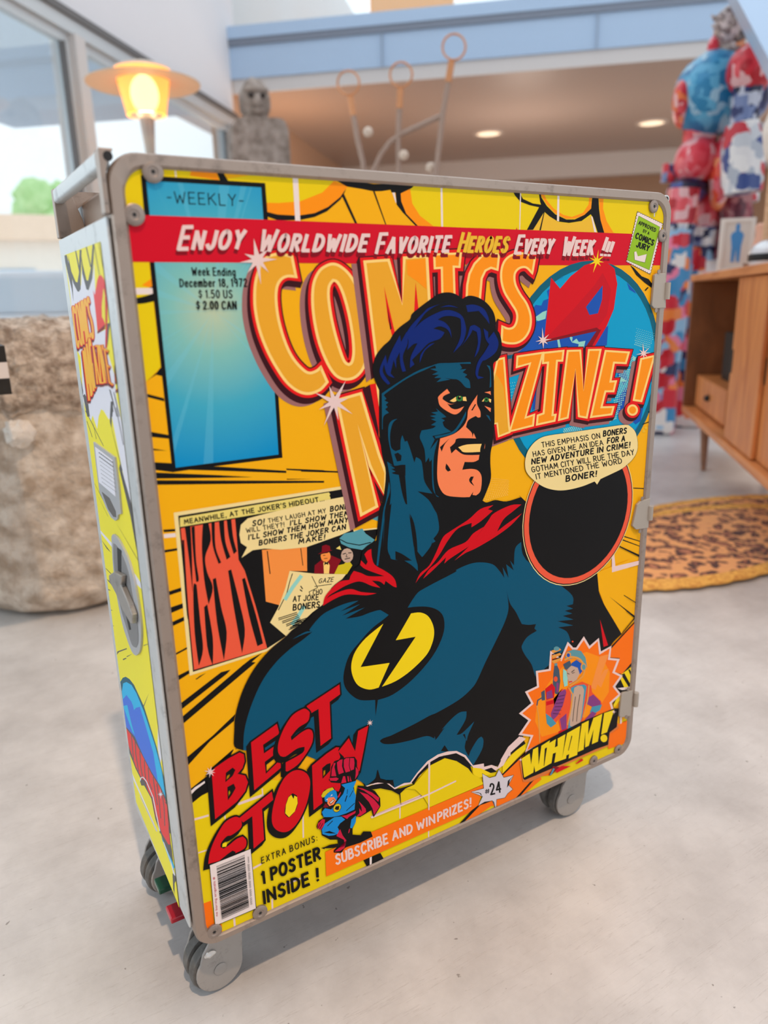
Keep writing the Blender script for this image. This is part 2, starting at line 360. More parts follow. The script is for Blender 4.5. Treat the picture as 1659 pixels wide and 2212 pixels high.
def TXT(key, text, line, h, w=.15, sl=0.0, up=None, sp=.2, shadow=None, first=1.0, low=1.0):
    """text with its baseline from p0 to p1 (traced points), cap height h, stroke w and slant sl in cap heights"""
    a, b = parse(line); L = math.hypot(b[0]-a[0], b[1]-a[1]); ex = ((b[0]-a[0])/L, (b[1]-a[1])/L)
    if up is None: up = (ex[1], -ex[0])
    x = 0.0; strokes = []; big = True
    for ch in text:
        if ch == ' ': x += .42; big = True; continue
        g = GL[ch]; k = first if big else low
        for s in g[1]:
            cv = s[0] == '~'; v = [float(q) for q in s.lstrip('~').split()]
            pts = [(v[i]*k+x, v[i+1]*k) for i in range(0, len(v), 2)]
            strokes.append(smooth(pts, False, 4, 80) if cv else pts)
        x += g[0]*k+sp+(w if first != 1 else w*.6); big = False
    x -= sp+w*.6
    kx = L/x; tr = []
    for s in strokes:
        q = [(a[0]+ex[0]*(u*kx+sl*v*h)+up[0]*v*h, a[1]+ex[1]*(u*kx+sl*v*h)+up[1]*v*h) for u, v in s]
        tr += stroke_groups(q, w*h)
    if shadow: SH.add(shadow[0], shift(tr, shadow[1], shadow[2]))
    SH.add(key, tr)
def LETTER(s, fill, edge, we, wr, wd, ext, mauve, sm=0, holes=(), keys=('re', 'mr', 'mv')):
    p = pt(s, sm); hs = [pt(h, sm) for h in holes]
    body = tess([p]+hs)
    def dil(w):
        g = list(body)
        for q, sg in [(p, 1)]+[(h, -1) for h in hs]:
            g += strip(q, 0, w, True) if area2(q)*sg > 0 else strip(q, w, 0, True)
        return [g]
    out = []
    d = dil(wd)
    out.append((keys[2], shift(d, mauve[0], mauve[1]) if mauve else []))
    dk = []
    for i in range(4): dk += shift(d, ext[0]*i/3, ext[1]*i/3)
    out.append((keys[1], dk)); out.append((keys[0], dil(wr)))
    top = [(fill, body)]
    if edge: top.append((edge, [strip(p, we/2, we/2, True)]+[strip(h, we/2, we/2, True) for h in hs]))
    return out, top
def WORD(letters):
    """mauve, then dark, then each red, then the faces, so neighbours overlap the way the lettering does"""
    for stage in range(3):
        for o, t in letters:
            for k, tr in o[stage:stage+1]: SH.add(k, tr)
    for o, t in letters:
        for k, tr in t: SH.add(k, tr)
def fit_circle(pts3):
    """least-squares circle through points on the sheet: returns centre, radius in (x, z)"""
    import numpy as np
    M_ = np.array([[2*p.x, 2*p.z, 1] for p in pts3]); y = np.array([p.x**2+p.z**2 for p in pts3])
    s = np.linalg.lstsq(M_, y, rcond=None)[0]
    return (s[0], s[1]), math.sqrt(s[2]+s[0]**2+s[1]**2)
def to_px(p):
    d = Vector(p)-CAM; z = d.dot(CF); return (829.5+F_PX*d.dot(CR)/z, 1106-F_PX*d.dot(CU)/z)
# ------------------------------------------------------------------ the long side: comic cover print
PANEL_Y = 0.0015
def side_pt(px, py): return px_plane(px, py, 1, PANEL_Y)
SIDE = Sheet(side_pt, Vector((0, -1, 0))); SH = SIDE
PW, PZ0, PZ1 = 0.81, 0.1172, 1.0626
INNER = rrect(0.0155, PW-0.0135, PZ0+0.011, PZ1-0.0135, 0.024)
ipx = [to_px((x, PANEL_Y, z)) for x, z in INNER]
SIDE.clip = convex(ipx); SH.add('am', tess([ipx]))
# upper sky of the cover
P('le', 'A 217 192 1090 236 1140 370 B 0 285 440 310 500 380 400 480 200 560 0 575 A 1560 640 1500 700 430 690 255 672 220 500')
P('or_', 'A 900 218 1090 236 1135 372 870 330')
P('or_', 'A 1560 572 B 0 575 200 560 400 480 500 380 630 420 610 450 560 520 440 640 330 690 180 690 0 680 A 1560 655')
P('k', 'A 1085 234 1130 236 1215 376 1140 372')
P('k', 'A 1545 650 B 0 678 180 688 330 665 450 610 560 520 612 445 590 500 560 545 440 650 330 700 200 727 0 730 A 1560 695')
P('le', 'B 1265 376 1659 396 C 1440 420 1470 440 1470 690 1000 672 0 640 B 1390 780 1270 690 1200 580 1180 460 1215 425')
P('or_', 'B 1185 440 1205 580 1275 690 1395 782 1255 778 1150 670 1105 560 1100 488')
P('le', 'C 392 352 545 366 548 405 560 470 500 462 430 430')
P('ol', 'C 585 528 680 595 760 605 860 588 918 552 960 670 470 655')
P('or_', 'C 555 368 925 404 918 500 880 545 800 572 740 574 660 535 600 470 560 405')
P('le', 'C 570 370 905 402 900 470 860 530 780 560 720 545 650 500 600 440')
P('or_', 'C 972 406 1008 408 1004 500 1030 590 1080 674 1010 672 985 580')
P('k', 'B 440 309 640 321 655 338 690 325 690 360 780 392 860 406 950 404 1052 394 1060 412 1170 369 1265 376 1200 440 1105 486 1100 488 1106 560 1150 670 1255 780 1235 780 1120 660 1065 590 1055 482 1018 480 1010 456 930 468 860 470 760 450 620 427 540 382')
P('k', 'B 572 507 590 488 712 758 690 757'); P('k', 'B 853 470 868 470 972 768 963 768')
P('wh', 'B 1025 482 1048 480 1062 562 1058 578')
P('k', 'C 345 350 388 353 430 430 500 463 562 472 585 525 558 655 547 655 578 530 502 652 458 652 545 490 480 476 410 450 372 405')
P('k', 'C 540 366 553 366 562 420 600 480 660 540 740 578 800 578 870 545 918 500 928 403 970 405 975 500 985 580 1012 673 965 671 930 560 915 540 850 588 760 602 680 592 620 555 575 515 552 450')
P('wh', 'C 917 552 928 560 957 670 940 667')
for s in ('B 130 287 177 288 202 737 156 735', 'B 1457 390 1474 391 1481 790 1464 788', 'C 409 355 417 356 409 652 403 650', 'C 677 377 691 378 688 592 673 588', 'A 728 208 741 209 752 345 742 344', 'C 1375 440 1383 440 1375 560 1368 556'):
    P('wh', s)
P('k', 'A 664 203 705 206 686 220')
# speed lines down the left
P('le', 'A 283 1103 505 1103 I 195 632 150 680 60 770 25 800 A 345 1659')
P('or_', 'A 440 1312 525 1253 532 1334'); P('wh', 'A 328 1336 537 1336 540 1392 335 1395')
P('k', 'A 330 1430 400 1424 470 1408 545 1384 552 1455 470 1473 400 1480 338 1480', 1)
P('k', 'A 505 1334 536 1322 537 1336')
P('k', 'I 197 636 210 716 155 703 115 728 65 768 120 718 160 682')
for s in ('I 12 858 225 914 228 942 16 888', 'I 55 1205 264 1242 268 1276 62 1256', 'I 72 1355 140 1366 252 1384 78 1379', 'I 88 1484 300 1496 330 1560 300 1576 95 1550',
          'I 300 1535 480 1526 710 1525 1320 1564 1320 1583 700 1562 450 1555 300 1577', 'I 98 1577 700 1602 1022 1620 700 1626 105 1634', 'I 104 1648 1659 1654 1659 1670 104 1690',
          'I 1318 1543 1659 1558 1659 1576 1325 1556', 'I 1325 1635 1560 1637 1325 1643', 'F -40 970 310 988 310 1000 -40 990',
          'J -25 346 62 340 62 358 -20 364', 'J -20 492 76 478 78 494 -14 510', 'J -10 797 108 758 108 786 -5 824', 'J 0 912 118 872 120 906 5 955', 'J 6 1022 126 968 130 996 10 1052',
          'M 22 192 146 125 147 139 28 202', 'M 42 350 160 290 163 314 48 388', 'M 68 553 390 305 458 287 432 316 75 597', 'M 76 655 545 255 600 212 688 165 640 205 610 232 638 235 560 300 86 702',
          'M 205 356 240 330 282 310 216 357', 'M 106 948 330 760 492 605 482 655 310 800 112 1018', 'M 270 1060 470 862 500 850 480 900 400 960 300 1010', 'I 1330 0 1659 300'):
    if s[-3:] != '300': P('k', s)
P('k', 'M 120 1185 210 1110 300 1040 330 1080 330 1150 250 1190 180 1246 142 1278', 1)
P('wh', 'J -22 378 62 370 66 398 -18 406')
# lemon ground and clouds at the foot of the cover
P('le', 'M 142 1278 180 1246 250 1190 330 1150 520 1060 800 1080 1060 1040 1300 1120 N 600 370 800 380 1000 200 1200 180 1340 250 Q 0 1290 300 1290 560 1100 1320 960 1490 860 1475 1090 1430 1210 1200 1330 N 1659 470 1100 735 0 1225 R 700 1330 300 1530 262 1500')
P('am', 'M 475 812 500 870 470 960 430 960 480 860')
for s in ('M 158 1364 300 1324 302 1338 162 1378', 'M 505 1243 690 1176 700 1192 515 1258', 'M 186 1608 290 1575 291 1583 188 1616', 'N 530 608 1140 346 1142 356 535 620', 'N 942 205 956 203 952 790 944 792',
          'N 738 520 748 518 746 622 738 624', 'N 524 900 538 894 536 986 523 992', 'M 972 1330 982 1328 984 1490 974 1492', 'R 948 1115 966 1108 970 1250 954 1256', 'R 765 800 855 752 856 770 768 822', 'R 1090 960 1280 885 1282 900 1092 980',
          'R 570 1310 590 1302 598 1420 580 1428', 'N 1518 150 1528 140 1522 250 1510 252', 'M 680 1140 688 1136 692 1180 684 1184', 'M 412 1330 420 1326 424 1362 416 1366'):
    P('pw', s)
P('wh', 'M 134 1192 200 1130 272 1084 274 1098 205 1150 144 1216')
# globe behind the title
gc, gr = fit_circle([side_pt(*parse(q)[0]) for q in ('C 480 1170', 'C 900 858', 'G 1590 240', 'G 300 1090', 'G 1390 990', 'C 740 912', 'G 1545 700')])
def circ(c, r, n=48): return [to_px((c[0]+r*math.cos(2*math.pi*i/n), PANEL_Y, c[1]+r*math.sin(2*math.pi*i/n))) for i in range(n)]
def clipc(s, r): # keep a shape inside the globe
    out = []
    for p in pt(s, 0):
        q = side_pt(*p); dx, dz = q.x-gc[0], q.z-gc[1]; d = math.hypot(dx, dz)
        if d > r: q = Vector((gc[0]+dx*r/d, PANEL_Y, gc[1]+dz*r/d))
        out.append(to_px(q))
    return out
def halftone(key, s, nu, nv, r0, r1, skew=.5):
    a, b, c, d = parse(s); tr = []
    for v in range(nv):
        for u in range(nu):
            fu = (u+(skew if v % 2 else 0))/nu; fv = v/nv
            x = (a[0]*(1-fu)+b[0]*fu)*(1-fv)+(d[0]*(1-fu)+c[0]*fu)*fv; y = (a[1]*(1-fu)+b[1]*fu)*(1-fv)+(d[1]*(1-fu)+c[1]*fu)*fv
            q = disc((x, y), r0+(r1-r0)*fv, 6); tr += [(q[0], q[i], q[i+1]) for i in range(1, 5)]
    SH.add(key, tr)
def globe():
    P('tq', circ(gc, gr)); P('cy', circ(gc, gr*0.935)); GR = gr*0.932
    for s in ('C 480 1240 520 1190 560 1195 575 1160 612 1145 600 1090 640 1060 690 1120 700 1200 640 1290 600 1460 640 1450 880 1372 990 1368 1040 1340 1030 1480 880 1520 360 1545 300 1500 430 1400 500 1330 540 1300 530 1270 500 1290',
              'C 665 965 715 960 712 995 670 990', 'C 1330 1540 1345 1545 1380 1659 1250 1659', 'G 1250 370 1290 400 1310 500 1270 550 1250 490 1180 500 1210 470', 'G 1290 560 1330 600 1400 640 1450 740 1440 880 1380 900 1290 820 1220 820 1200 740 1230 660',
              'G 1500 430 1530 440 1525 520 1490 500', 'G 1530 480 1545 485 1540 505 1526 500', 'G 470 600 560 560 560 700 450 780', 'G 1340 1000 1440 900 1480 800 1440 960 1360 1010', 'C 1180 1010 1250 1060 1240 1110 1190 1080', 'C 980 1040 1010 1050 990 1110 960 1120'):
        P('co', clipc(s, GR))
    for s in ('G 675 130 695 132 712 220 690 225', 'G 790 105 815 120 810 160 850 130 870 160 930 150 915 215 860 220 870 180 810 165 790 130', 'C 500 1290 570 1240 600 1230 590 1290 540 1305', 'G 1170 480 1240 470 1300 510 1220 520 1190 510', 'G 1360 290 1385 300 1370 330 1350 320'):
        P('cg', clipc(s, GR))
    halftone('cg', 'G 1390 40 1560 90 1500 240 1370 200', 10, 9, .7, 1.3)
    halftone('cg', 'G 1240 420 1370 400 1340 600 1200 640', 9, 14, 1.5, 1.4); halftone('cg', 'G 1200 640 1300 620 1200 860 1130 900', 6, 12, 1.5, 1.5)
    halftone('cg', 'G 740 940 910 900 900 960 730 980', 10, 4, 1.4, 1.4); halftone('cg', 'G 255 530 340 515 300 680 260 700', 4, 6, .9, .9); halftone('cg', 'G 1330 270 1420 330 1370 400 1310 380', 6, 7, 1.4, 1.4)
    halftone('pl', 'G 80 1380 250 1400 240 1540 10 1600', 13, 12, .7, 1.0); halftone('ol', 'C 520 960 560 950 530 1080 490 1080', 3, 8, .7, .9)
    # red arrow sweeping over the globe
    P('rd', 'C 630 994 695 1073 770 985 870 906 960 876 1030 886 1085 930 1105 1040 1080 1220 1030 1340 930 1510 865 1510 960 1372 580 1444')
    P('rd3', 'C 580 1444 958 1366 1030 1260 1060 1080 1000 960 940 1050 800 1210 660 1360')
    P('co', 'C 880 1205 1000 1050 996 1150 966 1250 905 1262'); P('sd', 'C 578 1444 956 1352 985 1372 600 1456'); P('sd', 'C 960 1372 990 1366 910 1510 865 1510')
    P('k', 'C 1198 905 1225 925 1280 985 1330 1005 1356 1040 1352 1068 1300 1030 1240 975'); P('k', 'C 1300 1085 1322 1062 1330 1066 1308 1090')
    for s in ('G 1500 870 1530 855 1530 865 1505 880', 'G 1440 895 1530 860 1530 868 1440 903', 'G 1490 785 1540 770 1536 795 1500 795'): P('k', s)
    for c in ((1470, 930), (1500, 900), (1450, 960)): EL('ol', ('G', c[0], c[1]), 12, 14, 8)
# second title line
def magazine():
    WORD([o7('G 60 700 140 318 197 304 247 968 152 1004 138 885 60 900'), o7('G 318 290 546 257 390 838 468 812 458 908 250 960 432 352 312 386'), o7('G 552 258 730 239 720 328 672 328 632 815 660 812 650 866 492 900 500 818 552 800 592 345 546 350'),
          o7('G 768 240 880 237 910 600 957 232 1062 230 938 838 868 825 838 400 768 838 690 858'), o7('G 1107 240 1315 254 1288 350 1182 345 1150 515 1200 512 1178 602 1105 602 1070 745 1178 742 1160 808 976 832'),
          o7('G 1426 312 1543 286 1428 690 1360 680'), o7([(1040+(1348+40*math.cos(t*.5236))*400/1659, 700+(770+42*math.sin(t*.5236))*400/1659) for t in range(12)], 1)])
    P('cb', 'G 104 560 120 440 160 500 192 560 240 960 156 996 144 880 104 886')
def sparkles():
    STAR('pw', 'A', 1475, 1085, [(100, 195), (155, 130), (188, 165), (232, 150), (278, 225), (312, 150), (2, 175), (45, 130)])
    STAR('pw', 'F', 255, 365, [(62, 215), (14, 125), (326, 195), (282, 170), (246, 235), (206, 155), (155, 195), (108, 150)])
    STAR('pw', 'C', 570, 1443, [(94, 92), (45, 60), (8, 62), (320, 45), (272, 62), (222, 45), (190, 55), (140, 45)])
    STAR('pw', 'G', 1448, 262, [(95, 92), (45, 70), (5, 65), (315, 45), (272, 62), (225, 45), (190, 70), (140, 50)])
    STAR('pw', 'M', 310, 1016, [(80, 44), (30, 40), (350, 36), (310, 40), (262, 44), (215, 40), (170, 44), (125, 36)])
    STAR('pw', 'M', 1453, 665, [(85, 26), (40, 28), (355, 20), (310, 24), (262, 24), (215, 26), (175, 22), (130, 24)])
    STAR('pw', 'Q', 508, 1243, [(90, 22), (45, 14), (0, 22), (315, 14), (270, 22), (225, 14), (180, 22), (135, 14)]); STAR('pw', 'Q', 1343, 815, [(90, 24), (45, 15), (0, 24), (315, 15), (270, 24), (225, 15), (180, 24), (135, 15)])
    STAR('yl', 'C', 958, 876, [(82, 84), (35, 62), (350, 52), (308, 46), (252, 88), (205, 58), (155, 60), (120, 54)])
# masthead, left picture panel
def masthead():
    P('k', 'A 430 324 1546 396 1572 735 464 690'); P('BLUE', 'A 480 375 1510 435 1531 735 512 690')
    P('k', 'A 510 1100 1590 1110 I 1255 965 1286 1446 300 1572'); P('BLUE', 'A 554 1105 1545 1110 I 1221 940 1251 1418 330 1536')
    P('rd2', 'Z 250 462.3 600 475.5 1000 491.7 1455 508.5 1448 573 1160 572.8 600 568 255 565.8')
    for s in ('C 0 632 380 650 384 634 390 652',): P('rd2', s)
def masthead_text():
    TXT('k', '-WEEKLY-', 'A 672 572 1352 604', 24.5, .105, sp=.24, up=(-.075, -1))
    for t, a in (('Week Ending', 'A 893 1222 1278 1226'), ('December 18, 1972', 'A 785 1325 1382 1322'), ('$ 1.50 US', 'A 955 1424 1250 1424'), ('$ 2.00 CAN', 'A 934 1524 1284 1524')):
        TXT('k', t, a, 16.2, .19, sp=.27, up=(-.07, -1))
    sh = ('sd', -2.6, 9.5)
    tx = dict(w=.24, sl=.26, sp=.2, shadow=sh, first=1.3)
    TXT('pw', 'ENJOY', 'A 770 986 1340 976', 36, **tx); TXT('pw', 'WORLDWIDE', 'A 1490 1000 B 790 1002', 33, **tx); TXT('pw', 'FAVORITE', 'B 880 1022 1530 1006', 31, **tx)
    TXT('ol', 'HEROES', 'B 1615 1008 C 310 808', 30, **tx); TXT('pw', 'EVERY', 'C 372 820 632 818', 28.5, **tx); TXT('pw', 'WEEK', 'C 712 832 928 826', 28.5, **tx); TXT('pw', '!!!', 'C 990 835 1052 838', 29, **tx)
# stamp
def stamp():
    q = parse('C 1248 520 1432 608 1342 972 1168 880'); out = []
    for i in range(4):
        a, b = q[i], q[(i+1) % 4]; n = 12 if i % 2 == 0 else 17
        nx, ny = -(b[1]-a[1]), b[0]-a[0]; l = math.hypot(nx, ny); nx /= l; ny /= l
        for k in range(n):
            for f, o in ((.0, 0), (.3, 0), (.42, 1.0), (.65, 1.6), (.88, 1.0)):
                t = (k+f)/n; out.append((a[0]+(b[0]-a[0])*t+nx*o, a[1]+(b[1]-a[1])*t+ny*o))
    ST('k', out, 1.6, 1, joins=False); P('wh', out); P('gr', 'C 1258 552 1410 632 1334 940 1172 868'); ST('k', 'C 1258 552 1410 632 1334 940 1172 868', .5, 1)
    u = (.27, -.96)
    TXT('k', 'APPROVED', 'C 1256 612 1376 668', 7.6, .22, up=u, sp=.2); TXT('k', 'BY A', 'C 1288 668 1330 688', 6.2, .2, up=u); TXT('k', 'COMICS', 'C 1234 710 1358 764', 11.5, .24, up=u, sp=.2); TXT('k', 'JURY', 'C 1240 772 1326 804', 11, .24, up=u)
    P('wh', 'C 1225 812 1240 806 1252 842 1316 826 1302 886 1228 868'); ST('k', 'C 1225 812 1228 868 1302 888 1316 828', .6)
# framed comic scene behind the hero (its villain is left out; curtain, doorway, crowd and headline stay)
def comic_panel():
    P('cr', 'J 50 224 1268 32 1300 190 1340 350 1520 330 1400 700 850 1112 720 1216 165 1392')
    P('k', 'J 82 246 1270 54 1300 190 1340 360 1520 340 1400 700 850 1112 715 1200 188 1364')
    P('cap', 'J 94 260 1162 78 1172 92 1166 100 1174 118 1170 148 96 326')
    P('cu', 'J 100 336 490 268 515 552 560 640 640 900 720 1195 196 1350')
    for s in ('J 130 330 170 322 180 520 186 800 160 560', 'J 176 326 200 320 210 560 230 700 212 720 190 520', 'J 258 306 300 300 316 420 276 540 290 650 330 760 300 880 268 700 252 480', 'J 320 296 344 292 350 470 390 580 372 590 330 460', 'J 374 286 410 280 420 430 456 540 430 560 390 420',
              'J 430 276 462 270 476 400 502 500 480 520 446 400', 'J 190 760 214 740 240 1000 260 1200 230 1320 200 1080', 'J 330 700 352 690 390 900 430 1080 410 1280 360 1010', 'J 268 900 290 880 330 1120 330 1320 290 1180', 'J 440 640 462 630 520 860 560 1060 540 1230 480 900', 'J 540 700 560 690 640 960 690 1160 650 1180 590 960', 'J 110 420 124 418 140 700 160 980 146 960 120 640'):
        P('k', s, 1)
    P('k', 'J 492 266 540 258 700 500 700 780 720 900 650 930 560 640 515 560'); P('oj', 'J 682 490 1004 466 1006 642 880 640 860 900 710 860'); ST('k', 'J 720 500 740 660', 2.2); ST('k', 'J 960 480 975 600', 1.6)
    P('k', 'J 1004 470 1400 440 1380 590 1280 668 1050 668')
    # onlookers in hats
    P('sd', 'J 1056 660 1060 600 1110 560 1180 530 1250 560 1200 660'); P('pl', 'J 1122 580 1150 570 1168 600 1162 660 1126 660'); EL('oj', ('J', 1138, 535), 36, 42, 12); P('k', 'J 1132 572 1142 580 1156 572 1156 598 1142 590 1128 600')
    P('sd', 'J 1078 522 1110 505 1112 462 1140 452 1168 462 1172 490 1190 492 1150 512'); ST('k', 'J 1078 524 1120 514 1190 494', 1.6); ST('k', 'J 1120 530 1135 528', 1.2); ST('k', 'J 1128 552 1150 550', 1.2)
    P('gld', 'J 1200 662 1230 600 1270 590 1300 560 1330 600 1290 664'); EL('tn', ('J', 1292, 530), 44, 52, 12); ST('k', 'J 1262 520 1282 514', 1.8); ST('k', 'J 1302 512 1322 510', 1.8); ST('k', 'J 1276 556 1312 548', 1.8); ST('k', 'J 1290 520 1284 540 1296 540', 1.2)
    P('cap', 'J 1212 480 1240 460 1250 490'); P('bh', 'J 1236 408 1272 372 1340 360 1400 336 1424 372 1490 418 1470 440 1400 490 1310 474 1250 446'); ST('k', 'J 1236 412 1290 440 1380 456 1460 436', 2.0); P('bh', 'J 1468 268 1520 240 1526 288')
    # newspaper
    P('cr', 'J 880 640 1060 660 1284 664 1120 880 1040 940 860 1112 740 1010 800 900 850 760'); ST('k', 'J 900 660 880 720 860 800 800 920', 1.8); ST('cg', 'J 960 680 900 760 850 840', 8); ST('cg', 'J 980 900 940 970 900 1020', 8); ST('k', 'J 1040 680 1080 760 1020 790 1030 830', 1.4); ST('k', 'J 1060 752 1180 735', 1.4)
    for c in ((960, 750, 972, 768), (955, 775, 968, 785)): ST('k', 'J %d %d %d %d' % c, 2.2)
    for r in range(9): ST('k', 'J %d %d %d %d' % (800+r*14-(r % 2)*12, 1000+r*11-20, 930+r*6, 962+r*11-24), 1.7)
    for r in range(5): ST('k', 'J %d %d %d %d' % (930-r*14, 1000+r*15, 1010-r*20, 975+r*15), 1.6)
    up = (.06, -1)
    TXT('k', 'GAZE', 'J 1088 728 1190 716', 9, .17, sl=.2, up=up); TXT('k', 'CHO', 'J 1048 812 1112 804', 10, .17, sl=.15); TXT('k', 'AT JOKE', 'J 905 860 1085 846', 11, .2, sl=.15); TXT('k', 'BONERS', 'J 905 922 1092 900', 12, .22, sl=.2)
    # captions
    P('cr', 'J 535 546 575 470 530 440 520 380 530 310 580 264 700 232 1000 160 1290 104 1320 250 1330 345 1240 385 1000 470 820 488 700 480 615 492')
    t = dict(w=.2, sp=.2)
    TXT('k', "MEANWHILE, AT THE JOKER'S HIDEOUT...", 'J 128 304 1126 138', 9.4, **t)
    b = dict(w=.27, sl=.25, sp=.2)
    TXT('k', 'SO!', 'J 615 318 695 304', 10.5, **b); TXT('k', 'THEY LAUGH AT MY', 'J 730 296 1140 222', 8.9, **t); TXT('k', 'BONE', 'J 1172 214 1292 194', 10, **b)
    TXT('k', 'WILL THEY?!', 'J 572 366 842 322', 9.2, **t); TXT('k', "I'LL SHOW THEM!", 'J 885 314 1318 240', 9.6, **b); TXT('k', "I'LL SHOW THEM HOW MANY", 'J 586 416 1296 288', 9.8, **b)
    TXT('k', 'BONERS THE JOKER CAN', 'J 662 456 1278 340', 9.8, **b); TXT('k', 'MAKE!', 'J 945 446 1130 412', 9.6, **b)
# round medallion with its speech balloon (the portrait inside is left out)
def medallion():
    c, r = fit_circle([side_pt(*parse(q)[0]) for q in ('H 355 1180', 'H 1356 800', 'H 1300 560', 'H 460 690', 'H 600 1535', 'H 1020 1475', 'H 1265 1185', 'H 400 850')])
    P('cr', circ(c, r*1.012)); P('k', circ(c, r)); P('cu', circ(c, r*.985)); P('k', circ(c, r*.905))
    s = 'H 385 520 388 460 410 390 460 320 520 275 600 250 800 222 1100 178 1280 155 1330 172 1372 220 1392 300 1388 390 1350 460 1300 510 1240 555 1070 636 1058 645 1030 690 1008 662 900 705 780 735 680 742 580 722 500 680 430 620 395 570'
    ST('k', s, 1.2, 1, 1); P('cr', s, 1)
    t = dict(w=.17, sp=.2); b = dict(w=.25, sl=.22, sp=.2)
    TXT('k', 'THIS EMPHASIS ON', 'G 538 1104 1056 1020', 10.8, **t); TXT('k', 'BONERS', 'G 1086 1004 1290 976', 11, **b)
    TXT('k', 'HAS GIVEN ME AN IDEA', 'G 460 1186 1084 1082', 10.6, **t); TXT('k', 'FOR A', 'G 1122 1068 1276 1046', 10.8, **b)
    TXT('k', 'NEW ADVENTURE IN CRIME!', 'G 445 1254 1322 1102', 10.8, **b); TXT('k', 'GOTHAM CITY WILL RUE THE DAY', 'G 448 1326 1362 1168', 11, **t)
    TXT('k', 'IT MENTIONED THE WORD', 'G 488 1388 1252 1244', 10.8, **t); TXT('k', 'BONER!', 'G 752 1408 1022 1362', 11.4, **b)
# right margin, starburst with the ray-gun pilot
def right_margin():
    P('am', 'L 1290 650 1520 560 1500 900 1467 1092 1400 980 1340 880 1302 780')
    for s in ('L 1480 388 1620 432 1620 438 1478 396', 'L 1470 412 1612 466 1612 472 1468 420', 'L 1450 460 1604 530 1602 545 1448 468', 'L 1375 822 1570 970 1460 1100 1466 1086 1556 976', 'L 1480 810 1580 872 1580 878 1482 818', 'L 1552 44 1650 48 1650 56 1552 51'): P('k', s)
    P('pw', 'L 1395 528 1412 520 1420 606 1610 562 1608 590 1396 650')
    P('o2', 'Q 1310 250 1350 200 1560 -10 1550 340 1420 480 1330 470'); P('k', 'Q 1318 236 1544 -2 1548 6 1324 250'); P('k', 'Q 1310 330 1400 335 1350 462 1420 478 1545 330 1530 372 1430 488 1335 470 1380 352 1300 346')
    P('yl', 'Q 1400 490 1540 390 1530 640 1460 640 1350 780 1340 740'); P('k', 'Q 1412 486 1440 470 1512 600 1490 612'); P('k', 'Q 1370 560 1400 510 1440 600 1500 612 1440 640 1390 660 1340 760 1345 690'); P('k', 'Q 1476 440 1490 436 1515 500 1508 520')
    P('wh', 'Q 1378 605 1500 590 1505 612 1420 622')
    P('o2', 'Q 1310 950 1490 888 1478 1088 1296 1152'); P('pw', 'Q 1402 866 1420 858 1418 920 1402 926')
    P('rd', 'L 1310 988 1368 1172 1336 1184'); EL('ro', ('Q', 978, 188), 8, 8, 8)
    # orange bolt running to the lower edge
    P('o2', 'N 1150 700 1310 530 1470 330 Q 335 1370 560 1170 700 1420 420 1659 250 1659'); P('o2', 'Q 560 1180 900 1300 770 1385 640 1400 560 1440 440 1640 250 1640'); P('k', 'N 1115 712 1300 515 1312 528 1145 702'); P('k', 'Q 340 1375 560 1165 566 1180 352 1385'); P('k', 'Q 412 1650 650 1385 662 1392 432 1659')
    P('yl', 'Q 350 1300 420 1210 540 1100 560 1150 350 1370'); P('k', 'Q 300 1310 400 1150 530 1050 556 1100 420 1200 340 1300'); P('pw', 'Q 330 1250 400 1130 500 1036 530 1046 425 1140 420 1210 408 1215 405 1170 350 1250')
    P('o2', 'N 205 860 1345 374 1300 525 1225 585 212 1036'); P('o2', 'R 225 1175 350 1130 385 1375 245 1440'); P('o2', 'R 430 1370 455 1360 464 1490 436 1500')
    P('k', 'N 478 920 600 868 638 935 520 990'); P('wh', 'N 522 900 538 893 536 990 524 992')
